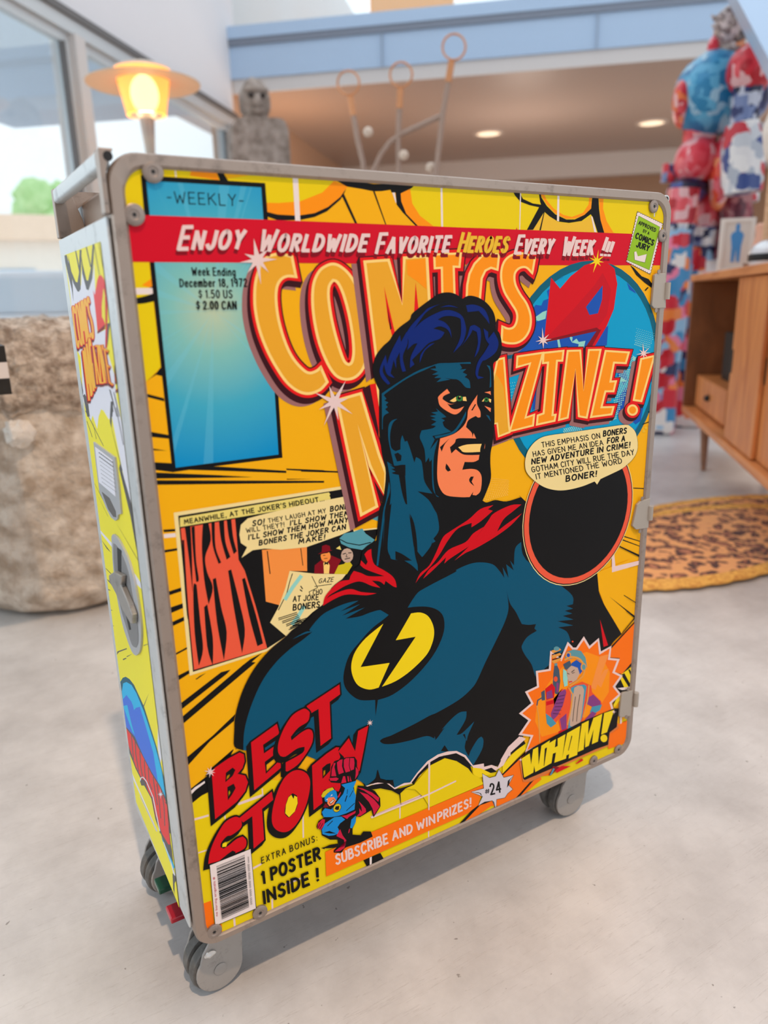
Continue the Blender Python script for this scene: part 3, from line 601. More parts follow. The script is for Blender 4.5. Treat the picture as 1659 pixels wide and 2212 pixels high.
def clouds():
    P('pw', 'N 812 362 860 295 935 210 1010 162 1080 140 1145 136 1210 168 1262 240 1340 226 1342 250 1395 236 1440 252 1480 170 1610 34 1640 50 1530 150 1480 240 1420 280 1340 275 1270 262 1200 180 1140 155 1050 170 950 228 840 366 740 390 690 420 620 380 540 378 496 395 490 388 560 366 640 352 700 400 770 366')
    P('k', 'N 822 364 870 300 945 222 1020 178 1142 152 1142 208 1060 186 960 236 880 312 838 376 740 404 700 410 640 364 560 376 498 396 545 412 600 404 680 420 735 450 750 548 742 440 780 404 850 412 910 470 946 530 925 440 880 390')
    P('k', 'N 1142 152 1200 182 1242 235 1258 300 1226 260 1142 206'); P('k', 'N 1335 275 1395 256 1435 285 1360 300'); P('yl', 'N 1258 255 1320 262 1400 300 1300 330 1262 300')
    P('k', 'N 560 360 578 268 590 330 640 345 700 395 690 345 660 370'); P('le', 'N 840 378 960 238 1060 188 1142 208 1228 262 1258 302 1300 320 1340 372 950 540 946 530 910 470 850 412 780 404')
    for s in ('N 942 205 956 203 950 560 942 560', 'N 945 440 1140 346 1142 356 945 452', 'N 530 608 945 440 945 452 535 620'): P('pw', s)
    TXT('pw', 'SUBSCRIBE', 'N 285 948 652 794', 19.5, .22, up=(-.1, -1)); TXT('pw', 'AND', 'N 690 776 826 718', 18, .22, up=(-.06, -1)); TXT('pw', 'WIN', 'N 862 704 986 650', 17.5, .22, up=(-.04, -1)); TXT('pw', 'PRIZES!', 'N 1012 640 1246 532', 17.5, .22, up=(-.03, -1))
    s = 'N 1448 270 1482 328 1552 310 1515 380 1545 410 1510 440 1490 470 1430 482 1426 552 1400 490 1300 528 1332 462 1250 430 1340 405 1330 300 1380 330 1425 318'
    ST('k', s, 1.8, 1); P('gy', s); TXT('k', '#', 'N 1352 446 1382 440', 11, .16); TXT('k', '24', 'N 1390 448 1462 430', 22, .16, sl=.15)
    for s in ('N 1255 431 1300 432 1330 462 1318 440', 'N 1552 312 1525 345 1520 380 1505 400 1512 350', 'N 1426 550 1402 492 1412 500', 'N 1300 527 1345 500 1398 492 1350 512'): P('k', s)
def burst():
    s = 'Q 935 204 978 250 1012 250 1076 156 1126 240 1206 168 1222 290 1316 236 1302 342 1386 350 1342 462 1412 496 1346 590 1400 660 1316 736 1334 800 1100 900 560 1168 612 1032 506 1016 592 890 510 830 616 740 562 640 666 590 656 458 772 440 782 282 872 350'
    ST('k', s, 4, 1); P('o2', s); P('oo', 'Q 960 330 1100 280 1240 330 1310 460 1300 640 1200 800 900 980 700 1040 640 900 660 720 760 560'); P('or_', 'Q 1000 420 1180 380 1280 520 1240 700 1050 860 760 1000 720 860 780 640')
    for q in ('Q 1190 560 1260 440 1300 430 1230 600', 'Q 1140 600 1220 320 1300 300 1180 620'): P('oj', q)
    ST('pw', s, 4.4, 1)
    # pilot: ray gun, helmet, suit, air pack
    P('gu', 'Q 812 400 836 396 856 440 866 540 850 660 820 655 798 560 804 470'); P('go', 'Q 784 268 860 246 874 262 800 292'); P('go', 'Q 782 316 860 288 876 304 800 338'); P('go', 'Q 782 362 862 334 876 350 810 384'); EL('hg', ('Q', 832, 250), 26, 20, 12)
    P('k', 'Q 790 300 860 280 860 288 795 308'); P('k', 'Q 792 346 862 326 862 334 796 354'); P('hg', 'Q 812 384 838 378 838 402 814 404'); EL('ro', ('Q', 824, 522), 18, 24, 12); P('pu', 'Q 832 552 852 560 846 640 830 640')
    P('rd', 'Q 730 610 790 560 820 600 810 690 740 710'); P('pu', 'Q 742 640 790 618 800 690 745 700'); P('gu', 'Q 694 640 726 620 730 710 700 715'); ST('gu', 'Q 700 690 664 712 656 762', 2.6); ST('go', 'Q 656 762 672 860 682 1090', 2.4)
    P('ro', 'Q 735 712 805 700 812 780 800 800 880 610 940 620 950 700 900 830 800 940 760 920 735 830'); P('pu', 'Q 860 640 910 612 930 680 840 850 790 900 780 830'); P('bz', 'Q 735 830 790 870 830 920 780 955 745 920'); P('rd', 'Q 738 726 806 706 806 740 740 760')
    for i in range(6): ST('k', 'Q %d %d %d %d' % (845-i*9, 680+i*30, 905-i*8, 665+i*34), 1.0)
    P('ro', 'Q 930 600 1060 545 1140 580 1150 640 1230 720 1240 760 1180 800 1110 740 1060 900 870 990 850 900'); P('pu', 'Q 1110 690 1160 660 1222 720 1230 760 1150 770 1090 740'); P('bz', 'Q 1150 770 1238 750 1220 800 1170 830 1130 820'); P('pu', 'Q 1090 880 1150 810 1190 830 1160 860 1070 910')
    P('pu', 'Q 860 880 920 830 920 980 880 990'); P('bz', 'Q 960 600 1000 580 1080 570 1100 590 1060 860 1030 950 930 975 960 800'); P('tn', 'Q 990 600 1020 580 1060 585 1078 620 1060 800 1040 920 990 955 950 940 950 860'); ST('k', 'Q 1000 680 985 800 975 900', 1.2); ST('k', 'Q 1040 660 1020 780 1010 900', 1.2)
    ST('go', 'Q 940 600 975 660 960 780 930 930', 3); ST('go', 'Q 1120 580 1110 700 1070 860', 2.6); P('rd', 'Q 850 990 930 960 930 985 850 1010')
    P('tn', 'Q 925 440 960 400 1020 410 1040 470 1010 530 950 565 930 520'); P('co', 'Q 965 380 1010 350 1050 380 1070 440 1040 480 1020 420 960 400'); P('gu', 'Q 890 390 950 355 965 400 920 440 905 430'); P('cg', 'Q 890 430 920 450 930 520 930 580 900 590 888 520')
    ST('k', 'Q 965 460 990 440', 1.4); ST('k', 'Q 970 470 992 462', 1.2); ST('rd', 'Q 945 548 968 544', 2.4); ST('k', 'Q 928 470 945 478', 1.2)
    P('hg', 'Q 905 330 920 280 980 258 1050 270 1090 330 1105 420 1070 380 990 330 930 350'); ST('go', 'Q 905 350 960 325 1030 340 1070 390 1072 440', 4.2, sm=1); EL('go', ('Q', 1072, 415), 26, 36, 14); EL('hg', ('Q', 1074, 415), 17, 26, 12); EL('go', ('Q', 935, 305), 26, 26, 12); EL('co', ('Q', 936, 308), 15, 18, 12)
    ST('go', 'Q 1080 450 1060 500 1000 550 950 585', 4.2, sm=1)
def wham():
    P('rbg', 'Q 500 1275 560 1170 1050 905 1350 785 1386 960 1310 1010 1300 1120 900 1290 600 1440 530 1440')
    P('k', 'Q 512 1236 565 1170 625 1130 830 1020 1050 905 1345 785 1388 785 1370 950 1306 1000 1292 1110 1180 1150 900 1275 545 1425 530 1410')
    P('sd', 'Q 760 1385 800 1300 860 1310 780 1382'); P('bz', 'Q 770 1380 800 1320 815 1325 785 1378'); P('rd', 'Q 820 1340 870 1300 960 1300 830 1362'); P('rd', 'Q 1000 1280 1060 1230 1070 1250 1010 1282')
    for s in ('S 205 640 350 545 375 745 410 478 500 430 510 755 560 410 712 312 700 362 820 290 800 440 850 415 850 282 992 202 930 640 1020 185 1255 55 1200 575 1045 640 1058 560 1008 582 1000 640 790 715 820 530 765 552 740 720 450 882 430 770 415 890 250 982',
              'Q 1056 922 1118 892 1112 1020 1160 870 1240 832 1200 1080 1146 1104 1162 970 1118 1118 1086 1132 1088 985 1072 1152 1020 1174', 'Q 1256 826 1346 796 1282 996 1230 1018'): P('yl', s)
    P('k', 'S 1098 225 1112 240 1048 495 1036 500'); EL('yl', ('Q', 1254, 1052), 31, 34, 14); P('k', 'S 620 460 660 440 610 770 600 770')
# lower-left lettering, little hero, bar-code label
def best_story():
    r = lambda s, sm=0, h=(): LETTER(s, 'rd', None, 0, 2.2, 3.6, (-7, 10), None, sm, h, ('k', 'k', 'k'))
    WORD([r('M 320 1010 345 985 440 920 520 877 550 890 556 940 540 990 505 1030 560 1042 580 1090 560 1155 500 1230 345 1355', 0, ('M 422 1022 470 985 490 1002 470 1045 418 1090', 'M 432 1125 478 1100 492 1132 465 1180 436 1220')),
          r('M 602 805 787 672 805 742 688 822 694 884 790 818 800 868 700 945 708 1030 810 930 818 985 625 1148'), r('M 1000 545 1235 390 1240 460 1165 515 1175 775 1100 830 1085 565 1030 597')])
    WORD([r('M 1022 590 1006 572 975 565 900 610 840 700 800 800 795 870 812 902 850 905 930 850 985 836 970 880 850 948 850 1010 872 1008 950 950 1030 830 1046 760 1038 720 1010 710 960 735 892 790 886 765 940 700 1010 652', 1)])
    WORD([r('M 900 1010 960 1005 1010 1040 1025 1110 1000 1240 940 1370 870 1440 800 1440 755 1390 755 1290 790 1160 840 1060', 1, ('M 900 1168 930 1185 937 1240 915 1300 872 1345 842 1312 850 1250 870 1195',)),
          r('O 95 682 330 490 480 390 530 395 510 440 545 545 500 640 400 840 480 860 545 920 550 1020 520 1090 400 1150 270 1272 120 1390', 0, ('O 257 720 330 660 390 640 385 760 262 892',)), r('O 512 457 680 245 780 455 830 130 992 45 920 420 850 770 640 700 600 540')])
    WORD([r('R 650 345 632 302 580 290 480 350 390 500 335 640 318 758 430 725 500 690 580 655 650 622 690 585 695 522 660 485 600 510 520 575 470 606 440 592 445 550 500 485 552 470 640 402', 1),
          r('M 515 1347 750 1155 760 1215 680 1280 695 1500 620 1565 610 1332 545 1377')])
    P('k', 'R 425 728 520 652 560 625 592 640 580 662'); P('yl', 'R 456 590 462 556 490 542 506 556 496 586')
    P('yl', 'M 890 1180 906 1210 912 1185 932 1196 935 1240 915 1298 874 1340 846 1312 852 1250 870 1198')
    TXT('k', 'EXTRA BONUS:', 'R 850 755 1400 528', 12.5, .15, up=(-.08, -1), sp=.34); TXT('k', '1 POSTER', 'R 862 955 1430 706', 24, .24, up=(-.1, -1)); TXT('k', 'INSIDE !', 'R 880 1150 1412 922', 25, .24, up=(-.1, -1))
    P('k', 'R 1440 602 1475 590 1475 612')
def little_hero():
    P('k', 'O 820 1000 960 1010 1100 1090 1180 1200 1185 1330 1075 1505 1040 1390 960 1440 860 1500 790 1490 760 1400')
    for s in ('O 805 1030 900 1045 1050 1110 1165 1195 1150 1260 1050 1170 920 1080', 'O 850 1098 980 1140 1090 1230 1172 1330 1080 1470 1060 1370 1000 1260 900 1150', 'O 835 1245 900 1310 950 1370 955 1420 870 1480 800 1490 850 1440 845 1360 890 1420 880 1340'): P('pk', s)
    P('k', 'O 380 860 400 700 450 610 540 580 640 550 770 540 810 600 810 700 850 790 820 880 790 920 760 1000 790 1280 780 1420 800 1470 790 1580 740 1680 740 1780 870 1790 910 1730 1030 1730 1060 1810 870 1905 640 1980 610 2000 560 2070 440 2065 440 2030 520 1950 500 1860 380 1860 250 1790 240 1690 270 1640 180 1690 165 1650 200 1560 290 1510 240 1460 250 1370 270 1330 250 1180 240 1150 290 1070 430 1020 470 1080 550 1110 560 960 520 960 400 950 360 910')
    for s in ('O 440 640 470 640 450 700 470 800 480 850 400 850 410 740', 'O 490 630 540 590 580 580 570 690 600 790 520 820 500 740', 'O 600 590 640 560 690 560 680 680 700 770 630 790 600 700', 'O 700 560 760 560 770 640 760 740 710 760 690 680', 'O 370 880 480 870 520 890 480 925 380 920', 'O 555 965 590 850 620 850 640 950', 'O 655 850 675 850 690 935 665 935', 'O 695 840 725 930 705 935', 'O 790 700 835 760 830 820 780 900 790 800', 'O 500 1180 545 1100 555 1110 520 1190'): P('pk', s)
    P('hh', 'O 560 985 700 950 800 920 750 1040 790 1160 770 1380 640 1440 520 1480 400 1500 280 1500 250 1420 300 1360 400 1380 480 1270 590 1130 620 1040'); P('hh', 'O 300 1600 450 1500 560 1490 620 1540 540 1600 500 1660 520 1700 520 1760 440 1790 360 1800 260 1770 250 1700'); P('hh', 'O 720 1540 790 1475 790 1580 730 1680 700 1670')
    ST('k', 'O 745 1080 690 1180', 1.2); ST('k', 'O 650 1160 620 1250', 2); ST('k', 'O 660 1060 650 1130', 1.2); ST('k', 'O 770 1280 640 1400', 1.4); ST('k', 'O 420 1560 340 1640', 1.6); P('k', 'O 370 1720 420 1740 480 1760 380 1760 280 1745')
    P('pk', 'O 560 1480 640 1470 790 1400 780 1440 690 1490 650 1530 600 1500'); P('pk', 'O 540 1690 580 1790 640 1870 610 1990 540 2040 450 2050 520 1990 620 1960 600 1860 480 1800'); P('pk', 'O 190 1600 260 1530 300 1540 290 1620 230 1710 180 1670'); ST('k', 'O 230 1590 190 1670', 1.3); ST('k', 'O 265 1600 215 1690', 1.3); P('pk', 'O 670 1760 680 1700 700 1680 690 1740'); P('sd', 'O 270 1340 310 1280 360 1340 300 1350')
    EL('k', ('O', 492, 1352), 62, 78, 16, .6); EL('gld', ('O', 492, 1352), 54, 70, 16, .6); P('k', 'O 470 1330 530 1320 520 1370 545 1370 440 1410 490 1390 455 1370')
    P('hh', 'O 290 1180 360 1110 440 1060 480 1090 500 1190 480 1240 440 1190 360 1190 340 1260 300 1250'); P('sk', 'O 350 1190 440 1180 475 1230 440 1300 370 1325 335 1280'); P('gld', 'O 240 1160 270 1100 340 1050 420 1025 445 1060 380 1090 330 1130 290 1180 260 1190'); P('wh', 'O 385 1170 410 1135 420 1150'); P('wh', 'O 315 1225 345 1200 340 1230'); P('k', 'O 365 1270 440 1210 450 1240 390 1300'); P('wh', 'O 376 1270 436 1220 440 1238 390 1285')
    P('k', 'O 245 2000 380 1940 510 1920 520 1960 440 1990')
def label():
    P('k', 'R 328 768 742 603 797 1204 384 1378'); P('wh', 'R 334 772 738 610 791 1200 389 1371')
    rnd = random.Random(4); a, b, c, d = parse('R 398 782 678 668 722 1186 450 1310'); t = 0.0
    while t < .985:
        w = rnd.choice((.006, .008, .012, .018, .026)); 
        def at(f, g): return tuple((a[q]*(1-f)+b[q]*f)*(1-g)+(d[q]*(1-f)+c[q]*f)*g for q in (0, 1))
        P('k', [at(0, t), at(1, t), at(1, min(1, t+w)), at(0, min(1, t+w))]); t += w+rnd.choice((.006, .008, .011, .016))
    TXT('k', '0000 0000 0000 0000 0000 xxxx', 'R 752 1152 718 680', 3.9, .14, up=(-.93, .36), sp=.18)
    TXT('ink', 'no boring originals @', 'R 412 1270 382 886', 4.6, .17, up=(-.93, .36), sp=.2)
def comics():
    # big title
    orange = lambda s, sm=0, holes=(): LETTER(s, 'oo', 'cp', 4.6, 9.0, 11.6, (-3.6, 6.8), (-12, 14), sm, holes)
    amber = lambda s, sm=0, holes=(): LETTER(s, 'cb', 'cp', 6.0, 9.4, 12.2, (-4.2, 10.4), (-15, 16), sm, holes)
    WORD([amber('D 302 242 380 208 460 206 540 227 576 405 500 400 442 430 405 500 398 620 422 800 482 1000 552 1140 642 1240 700 1268 760 1250 798 1218 856 1348 790 1418 690 1452 592 1428 492 1348 402 1218 322 1070 252 890 212 700 207 540 222 420 262 300', 1),
          amber('D 840 312 905 292 970 312 1050 382 1120 500 1180 680 1213 880 1213 1060 1188 1200 1128 1288 1050 1323 962 1308 892 1238 822 1100 772 950 737 770 724 600 737 460 782 360', 1, ('D 908 437 950 457 1000 560 1050 740 1083 930 1093 1080 1078 1168 1050 1193 1012 1168 972 1070 922 900 887 740 867 590 873 490',))])
    WORD([amber('E 30 272 243 257 366 658 384 237 586 222 612 700 400 1000 142 1200'),
          orange('E 652 207 890 197 878 318 826 315 836 640 727 640 720 325 657 330'),
          orange('E 940 640 947 480 967 380 1012 290 1082 217 1170 197 1233 207 1218 343 1160 325 1110 350 1077 420 1057 640', 0),
          orange('E 1553 238 1530 376 1475 322 1412 330 1372 382 1377 470 1420 560 1480 650 1515 760 1508 870 1460 955 1390 998 1310 1000 1255 983 1262 852 1320 872 1368 852 1393 790 1388 720 1340 640 1280 540 1252 430 1257 330 1292 252 1360 207 1460 198', 1)])
    P('re', 'E 203 495 300 905 275 935 240 800'); P('re', 'E 485 455 512 700 470 770 478 600'); P('mr', 'E 225 640 272 870 258 880')
    P('oo', 'E 406 260 574 246 582 518 502 450 412 387')
    WORD([amber('F 280 350 492 290 652 830 715 1000 700 1190 576 940 462 562 636 1300 496 1376')])
    P('re', 'F 572 210 602 204 655 560 655 700'); P('mr', 'F 505 250 572 212 650 620 652 700'); P('re', 'F 600 204 626 200 655 430 655 560'); P('cp', 'F 626 202 655 258 655 420')
    global o7
    o7 = lambda s, sm=0: LETTER(s, 'oo', 'cp', 4.2, 6.8, 8.4, (-3.5, 5.8), (-12, 13), sm)
def hero():
    def P(key, s, sm=1): SH.add(key, tess([pt(s, sm)]))
    # big masked hero: silhouette first
    P('k', 'E 155 1415 110 1300 100 1210 130 1110 190 1030 250 975 290 910 350 850 430 790 450 740 520 680 600 620 690 560 780 546 850 565 900 605 960 576 1040 590 1120 640 1180 720 1200 800 1200 870 1235 910 1255 1000 1250 1090 1220 1150 1180 1186 1185 1300 1187 1500 1196 1659 '
           'G 108 700 112 880 95 1060 78 1150 75 1250 80 1380 40 1500 5 1580 L 500 150 560 132 640 142 742 112 780 145 1280 640 1300 780 1340 880 1400 980 1465 1092 1390 1172 1380 1260 900 1500 Q 520 1070 430 1150 355 1245 300 1300 N 1340 262 1260 248 1190 160 1110 140 1010 168 930 222 860 300 812 360 740 386 690 410 600 378 540 372 490 392 420 330 M 1000 900 545 862 478 812 482 720 490 610 540 440 620 285 730 150 '
           'J 850 1110 900 1060 990 1000 1060 930 1115 882 1180 760 1280 680 1310 640 1380 590 1400 500 1440 455 1500 420 F 655 1330 690 1240 715 1000 680 830 655 580 655 255')
    # suit
    P('bl', 'M 547 862 552 740 578 620 628 480 695 345 790 222 890 130 960 80 1032 22 1035 12 990 15 K 30 985 110 950 160 937 145 920 200 852 260 802 380 748 472 727 350 800 482 750 362 828 515 772 384 848 480 832 545 808 612 790 650 802 672 822 760 840 '
            '850 692 920 640 1110 540 L 280 632 370 592 450 578 540 592 590 640 625 690 612 612 655 690 638 592 692 636 666 566 694 600 702 480 745 432 L 780 560 1010 730 1110 815 1116 878 1070 890 1118 910 1058 925 1112 945 1044 962 1120 988 1005 1000 1118 1030 1010 1044 1072 1075 1100 1142 1060 1200 960 1300 850 1392 '
            'L 900 1600 N 1440 100 1320 35 1260 245 1240 240 1190 162 1110 142 1010 170 930 225 862 302 814 360 740 388 692 412 680 380 695 340 660 370 640 345 600 335 582 270 565 330 520 370 490 392 450 350 M 1000 900 800 870')
    # shade shapes over the suit
    P('k', 'L 640 772 652 830 670 880 705 930 728 975 750 1020 800 1026 852 1020 840 1052 858 1068 790 1112 752 1170 752 1200 775 1245 820 1310 848 1395 900 1460 Q 520 1070 355 1245 300 1300 N 1340 262 1258 240 1240 190 1205 120 1212 60 1205 15 1190 20 K 1190 1659 1200 1615 1240 1528 1160 1605 1122 1618 1180 1520 1188 1462 1140 1470 1080 1520 1010 1600 982 1645 970 1605 620 1655 830 1552 940 1492 L 150 1650 300 1562 390 1482 432 1420 490 1292 560 1150 630 1000 655 900')
    P('bl', 'N 1235 165 1290 62 1322 34 1338 60 1326 130 1262 242 1250 230')
    P('k', 'N 595 66 620 46 700 20 800 -10 990 8 986 48 930 30 820 60 700 85 625 86', 1)
    P('k', 'N 1032 138 1060 95 1090 142'); P('k', 'N 990 60 1010 10 1060 -30 1010 40')
    P('k', 'K 375 1200 410 1090 480 1000 560 912 640 850 672 822 600 780 640 700 800 720 850 692 780 778 850 768 940 770 1010 800 1040 860 1030 960 960 1100 830 1250 700 1350 600 1386 584 1496 582 1386 480 1386 410 1340 375 1280')
    P('yl', 'K 636 880 485 1168 678 1140 605 1304 540 1317 470 1290 432 1225 424 1150 450 1065 520 975')
    P('yl', 'K 820 812 880 806 930 828 962 880 973 940 960 1010 920 1090 820 1190 720 1260 627 1298 850 967 718 990')
    # collar and cape
    P('rd', 'K 510 420 532 396 556 385 560 440 580 490 640 526 690 560 716 596 724 640 700 632 650 596 642 622 610 600 560 595 616 642 560 630 480 600 400 622 330 660 270 700 235 762 250 700 300 640 350 600 410 590 420 560 440 530 490 545 540 565 642 565 520 520 482 490 488 460 520 492 532 470')
    P('rd', 'K 235 762 262 712 340 670 420 650 490 670 592 678 520 692 400 686 320 712')
    P('rd', 'K 850 612 880 548 940 495 985 410 1030 310 1080 268 1200 190 1280 120 1366 94 1330 122 1362 132 1284 200 1220 242 1222 212 1130 250 1064 330 1010 420 950 500 880 570')
    P('rd', 'K 900 582 940 520 1000 470 1070 390 1180 340 1232 282 1302 238 1240 330 1330 200 1370 148 1480 95 1552 90 1490 140 1432 190 1390 270 1450 222 1556 148 1480 230 1370 310 1250 380 1180 412 1108 462 1204 368 1080 448 1040 482 1052 440 960 530')
    # cowl and neck
    P('bl', 'F 735 650 742 570 772 530 818 516 778 552 754 640 754 730 768 782 802 806 845 790 848 710 862 662 885 722 905 712 930 780 970 908 985 858 1030 890 1046 970 1062 1080 1132 1186 998 1164 1095 1240 1150 1330 1176 1385 1190 1510 1140 1590 1160 1612 1130 1630 K 960 310 952 362 900 432 890 436 860 400 865 532 820 490 740 440 720 404 715 398 760 420 824 462 700 455 680 430 664 380 672 250 690 80 F 750 1290 760 1165 745 1010 725 898 790 942 745 745')
    P('bl', 'F 690 1350 715 1250 742 1080 752 1160 705 1340 F 690 1659 K 645 160 602 496 590 495 615 250 F 655 1659')
    P('k', 'F 790 832 822 818 856 845 850 892 815 898'); P('k', 'F 828 1008 888 1030 906 1282 888 1270 858 1170')
    P('k', 'F 850 928 890 928 890 1028 790 1010 768 998 802 988 762 964 796 960 748 926 800 936'); P('k', 'F 922 1362 948 1450 972 1560 986 1659 964 1659')
    P('k', 'K 715 400 760 418 826 462 760 462 716 455'); P('k', 'K 812 150 840 215 858 330 866 500 845 420 830 280')
    P('bl', 'F 1155 35 1200 18 1372 18 1398 62 1374 76 1436 70 1402 100 1444 122 1420 142 1462 172 1472 242 1430 234 1390 190 1355 165 1310 160 1240 150 1292 165 1168 188 1212 150 1148 150 1192 122 1128 122 1182 94 1112 70 1166 64')
    P('bl', 'F 678 290 760 232 900 142 1010 82 1120 42 1200 22 1472 8 1476 24 1200 30 1060 80 900 158 722 282 696 306 720 338 700 350 738 370 712 390 732 410 708 430 742 462 692 498 686 610 680 612')
    P('bl', 'F 1160 420 1182 450 1120 460 1172 480 1108 490 1162 510 1118 520 1168 540 1118 572 1162 580 1130 602 1035 620 1018 680 1042 740 1062 800 1070 908 1100 860 1106 902 1126 880 1130 1100 1150 1180 1192 1216 1160 1195 1140 1050 1145 850 1182 700 1108 792 1152 700 1130 670 1200 656 1300 630 1240 590 1222 545 1242 530 1208 510 1256 500 1222 470')
    P('bl', 'F 1150 672 1300 636 1370 560 1432 448 1426 500 1372 592 1310 652 1160 692'); P('bl', 'E 1120 1196 1150 1205 1158 1260 1162 1390 1146 1400 1150 1260'); P('bl', 'F 1612 480 1640 490 1655 540 1640 520')
    P('sk', 'F 1200 692 1320 652 1400 590 1440 520 1450 440 1480 380 1528 310 1534 298 1530 380 1560 450 1562 500 1540 505 1520 490 1452 530 1432 590 1482 640 1488 682 1500 642 1522 692 1450 690 1370 690 1340 700 1330 732 1288 770 1300 826 1340 788 1400 832 1470 840 1552 838 1545 882 1500 902 1420 902 1398 972 1480 964 1540 980 1572 1040 1562 1160 1522 1202 1490 1197 1498 1166 1465 1216 1380 1217 1260 1202 1205 1150 1175 1050 1180 850')
    P('k', 'F 1198 770 1288 688 1242 742 1214 810'); P('k', 'F 1255 915 1278 945 1296 978 1270 988 1248 960'); P('k', 'F 1460 1060 1475 1033 1502 1032 1482 1078 1506 1118 1470 1088')
    P('k', 'F 1478 440 1512 384 1522 388 1490 442', 0)
    P('pl', 'F 1362 770 1440 746 1572 740 1560 780 1558 812 1420 816 1384 792')
    P('sk', 'F 1188 312 1262 248 1288 285 1232 312 1222 340 1292 382 1352 372 1292 388 1262 376 1300 420 1350 430 1414 404 1380 452 1332 477 1270 452 1202 402 1184 350')
    P('pl', 'F 1286 356 1342 318 1346 356 1320 366'); P('pl', 'F 1404 320 1430 318 1438 358 1404 354')
    EL('gn', ('F', 1372, 334), 31, 25); EL('k', ('F', 1371, 330), 15, 15); EL('pl', ('F', 1376, 319), 5, 5)
    P('sk', 'F 1598 280 1652 268 1655 306 1640 292'); P('sk', 'F 1598 400 1655 420 1652 456'); P('pl', 'F 1574 360 1597 332 1592 362'); P('pl', 'F 1636 334 1658 342 1655 372 1640 360')
    EL('gn', ('F', 1615, 345), 20, 20); EL('k', ('F', 1615, 345), 10, 10); P('sk', 'F 1596 790 1604 738 1602 770')
    # swept hair
    for s in ('E 162 1232 215 1105 228 1188 262 1085 305 1015 310 1232 286 1150 275 1200 258 1270 296 1312 228 1280 200 1190 190 1260 256 1362 235 1372 180 1312', 'E 272 1062 342 928 352 990 402 898 412 1000 368 1120 396 1250 365 1257 345 1180 340 1080 310 1142 300 1040',
              'E 400 912 480 800 602 688 540 770 470 872 560 790 700 718 790 705 880 740 920 800 932 890 890 790 820 760 740 760 680 790 740 812 790 870 806 955 770 880 700 850 640 870 700 885 742 905 700 960 600 1000 520 1080 450 1150 472 1190 432 1222 440 1120 500 1000 460 1012 408 1062 420 980',
              'E 880 740 926 830 932 900 900 1000 818 1088 880 960 890 850', 'E 935 662 1010 656 1090 690 1132 760 1146 832 1110 780 1050 712 950 722', 'E 970 850 1010 838 1060 868 1068 940 1050 1060 1008 1132 1040 1000 1030 900 992 882 960 942 888 1032 940 950',
              'E 1090 868 1132 900 1132 960 1182 898 1222 980 1216 1050 1180 1102 1110 1150 1080 1162 1050 1230 1040 1292 1094 1308 1040 1322 1018 1270 1040 1170 1100 1080 1140 1010 1108 960', 'E 478 802 560 720 610 680 790 626 700 652 620 692 520 772', 'E 703 681 780 660 868 684 780 673', 'E 518 1182 530 1100 600 1018 654 998 570 1062 536 1132'):
        P('hb', s)

comic_panel(); masthead(); globe(); comics(); magazine(); hero(); right_margin(); medallion(); clouds(); burst(); wham()
best_story(); little_hero(); label(); stamp(); masthead_text(); sparkles()
# ------------------------------------------------------------------ the trolley
def alu(name, c, r, metal=.55, wear=True):
    m = mat(name, c, rough=r, metal=metal)
    n = m.node_tree.nodes; L = m.node_tree.links; b = n['Principled BSDF']
    tc = n.new('ShaderNodeTexCoord'); a = n.new('ShaderNodeTexNoise'); a.inputs['Scale'].default_value = 26; a.inputs['Detail'].default_value = 8; a.inputs['Roughness'].default_value = .75
    L.new(tc.outputs['Object'], a.inputs['Vector'])
    rp = n.new('ShaderNodeValToRGB'); rp.color_ramp.elements[0].position = .28; rp.color_ramp.elements[0].color = srgb([v*.74 for v in c]); rp.color_ramp.elements[1].position = .46; rp.color_ramp.elements[1].color = srgb(c)
    L.new(a.outputs['Fac'], rp.inputs['Fac']); L.new(rp.outputs[0], b.inputs['Base Color'])
    bp = n.new('ShaderNodeBump'); bp.inputs['Strength'].default_value = .08; bp.inputs['Distance'].default_value = .002; L.new(a.outputs['Fac'], bp.inputs['Height']); L.new(bp.outputs[0], b.inputs['Normal'])
    return m
M_FR = alu('worn_aluminium', (160, 144, 132), .42); M_DF = alu('door_aluminium', (206, 210, 210), .45, .35); M_GP = mat('grey_plastic', (176, 178, 180), .45)
M_DK = mat('dark_gap', (16, 16, 17), .6); M_WH = mat('grey_rubber', (112, 110, 106), .7, var=(90, 88, 84), vscale=60, bump=.15, bscale=300); M_CP = alu('caster_grey', (160, 154, 148), .5, .1)
M_BR = alu('brushed_brown', (150, 126, 108), .5, .3); M_SC = alu('screw_steel', (150, 136, 126), .4, .5); M_HG = mat('hinge_grey', (170, 160, 148), .45, .2)
trolley = empty('catering_trolley', (0, 0, 0))
tag(trolley, 'narrow wheeled catering trolley with comic cover print on its yellow side and door', 'trolley')
XD = -0.0050
def ring(name, y0, y1, par):
    bm = bmesh.new(); o = rrect(0, PW, PZ0, PZ1, .03, 8); i = INNER_(8)
    rows = []
    for pts, y in ((o, y1), (o, y0+.003), ([(a+(b-a)*.12, c+(d-c)*.12) for (a, c), (b, d) in zip(o, i)], y0), ([(a+(b-a)*.8, c+(d-c)*.8) for (a, c), (b, d) in zip(o, i)], y0), (i, y0+.003), (i, y1)):
        rows.append([bm.verts.new((p[0], y, p[1])) for p in pts])
    n = len(o)
    for a, b in zip(rows, rows[1:]+rows[:1]):
        for k in range(n): bm.faces.new((a[k], a[(k+1) % n], b[(k+1) % n], b[k]))
    return link(name, bm, M_FR, par, smooth=True)
def INNER_(n): return rrect(0.0155, PW-0.0135, PZ0+0.011, PZ1-0.0135, 0.024, n)
fr = ring('side_frame', -.0022, .012, trolley); fr['label'] = 'worn silver edge frame around the printed side'
bm = bmesh.new(); keys = ['am']
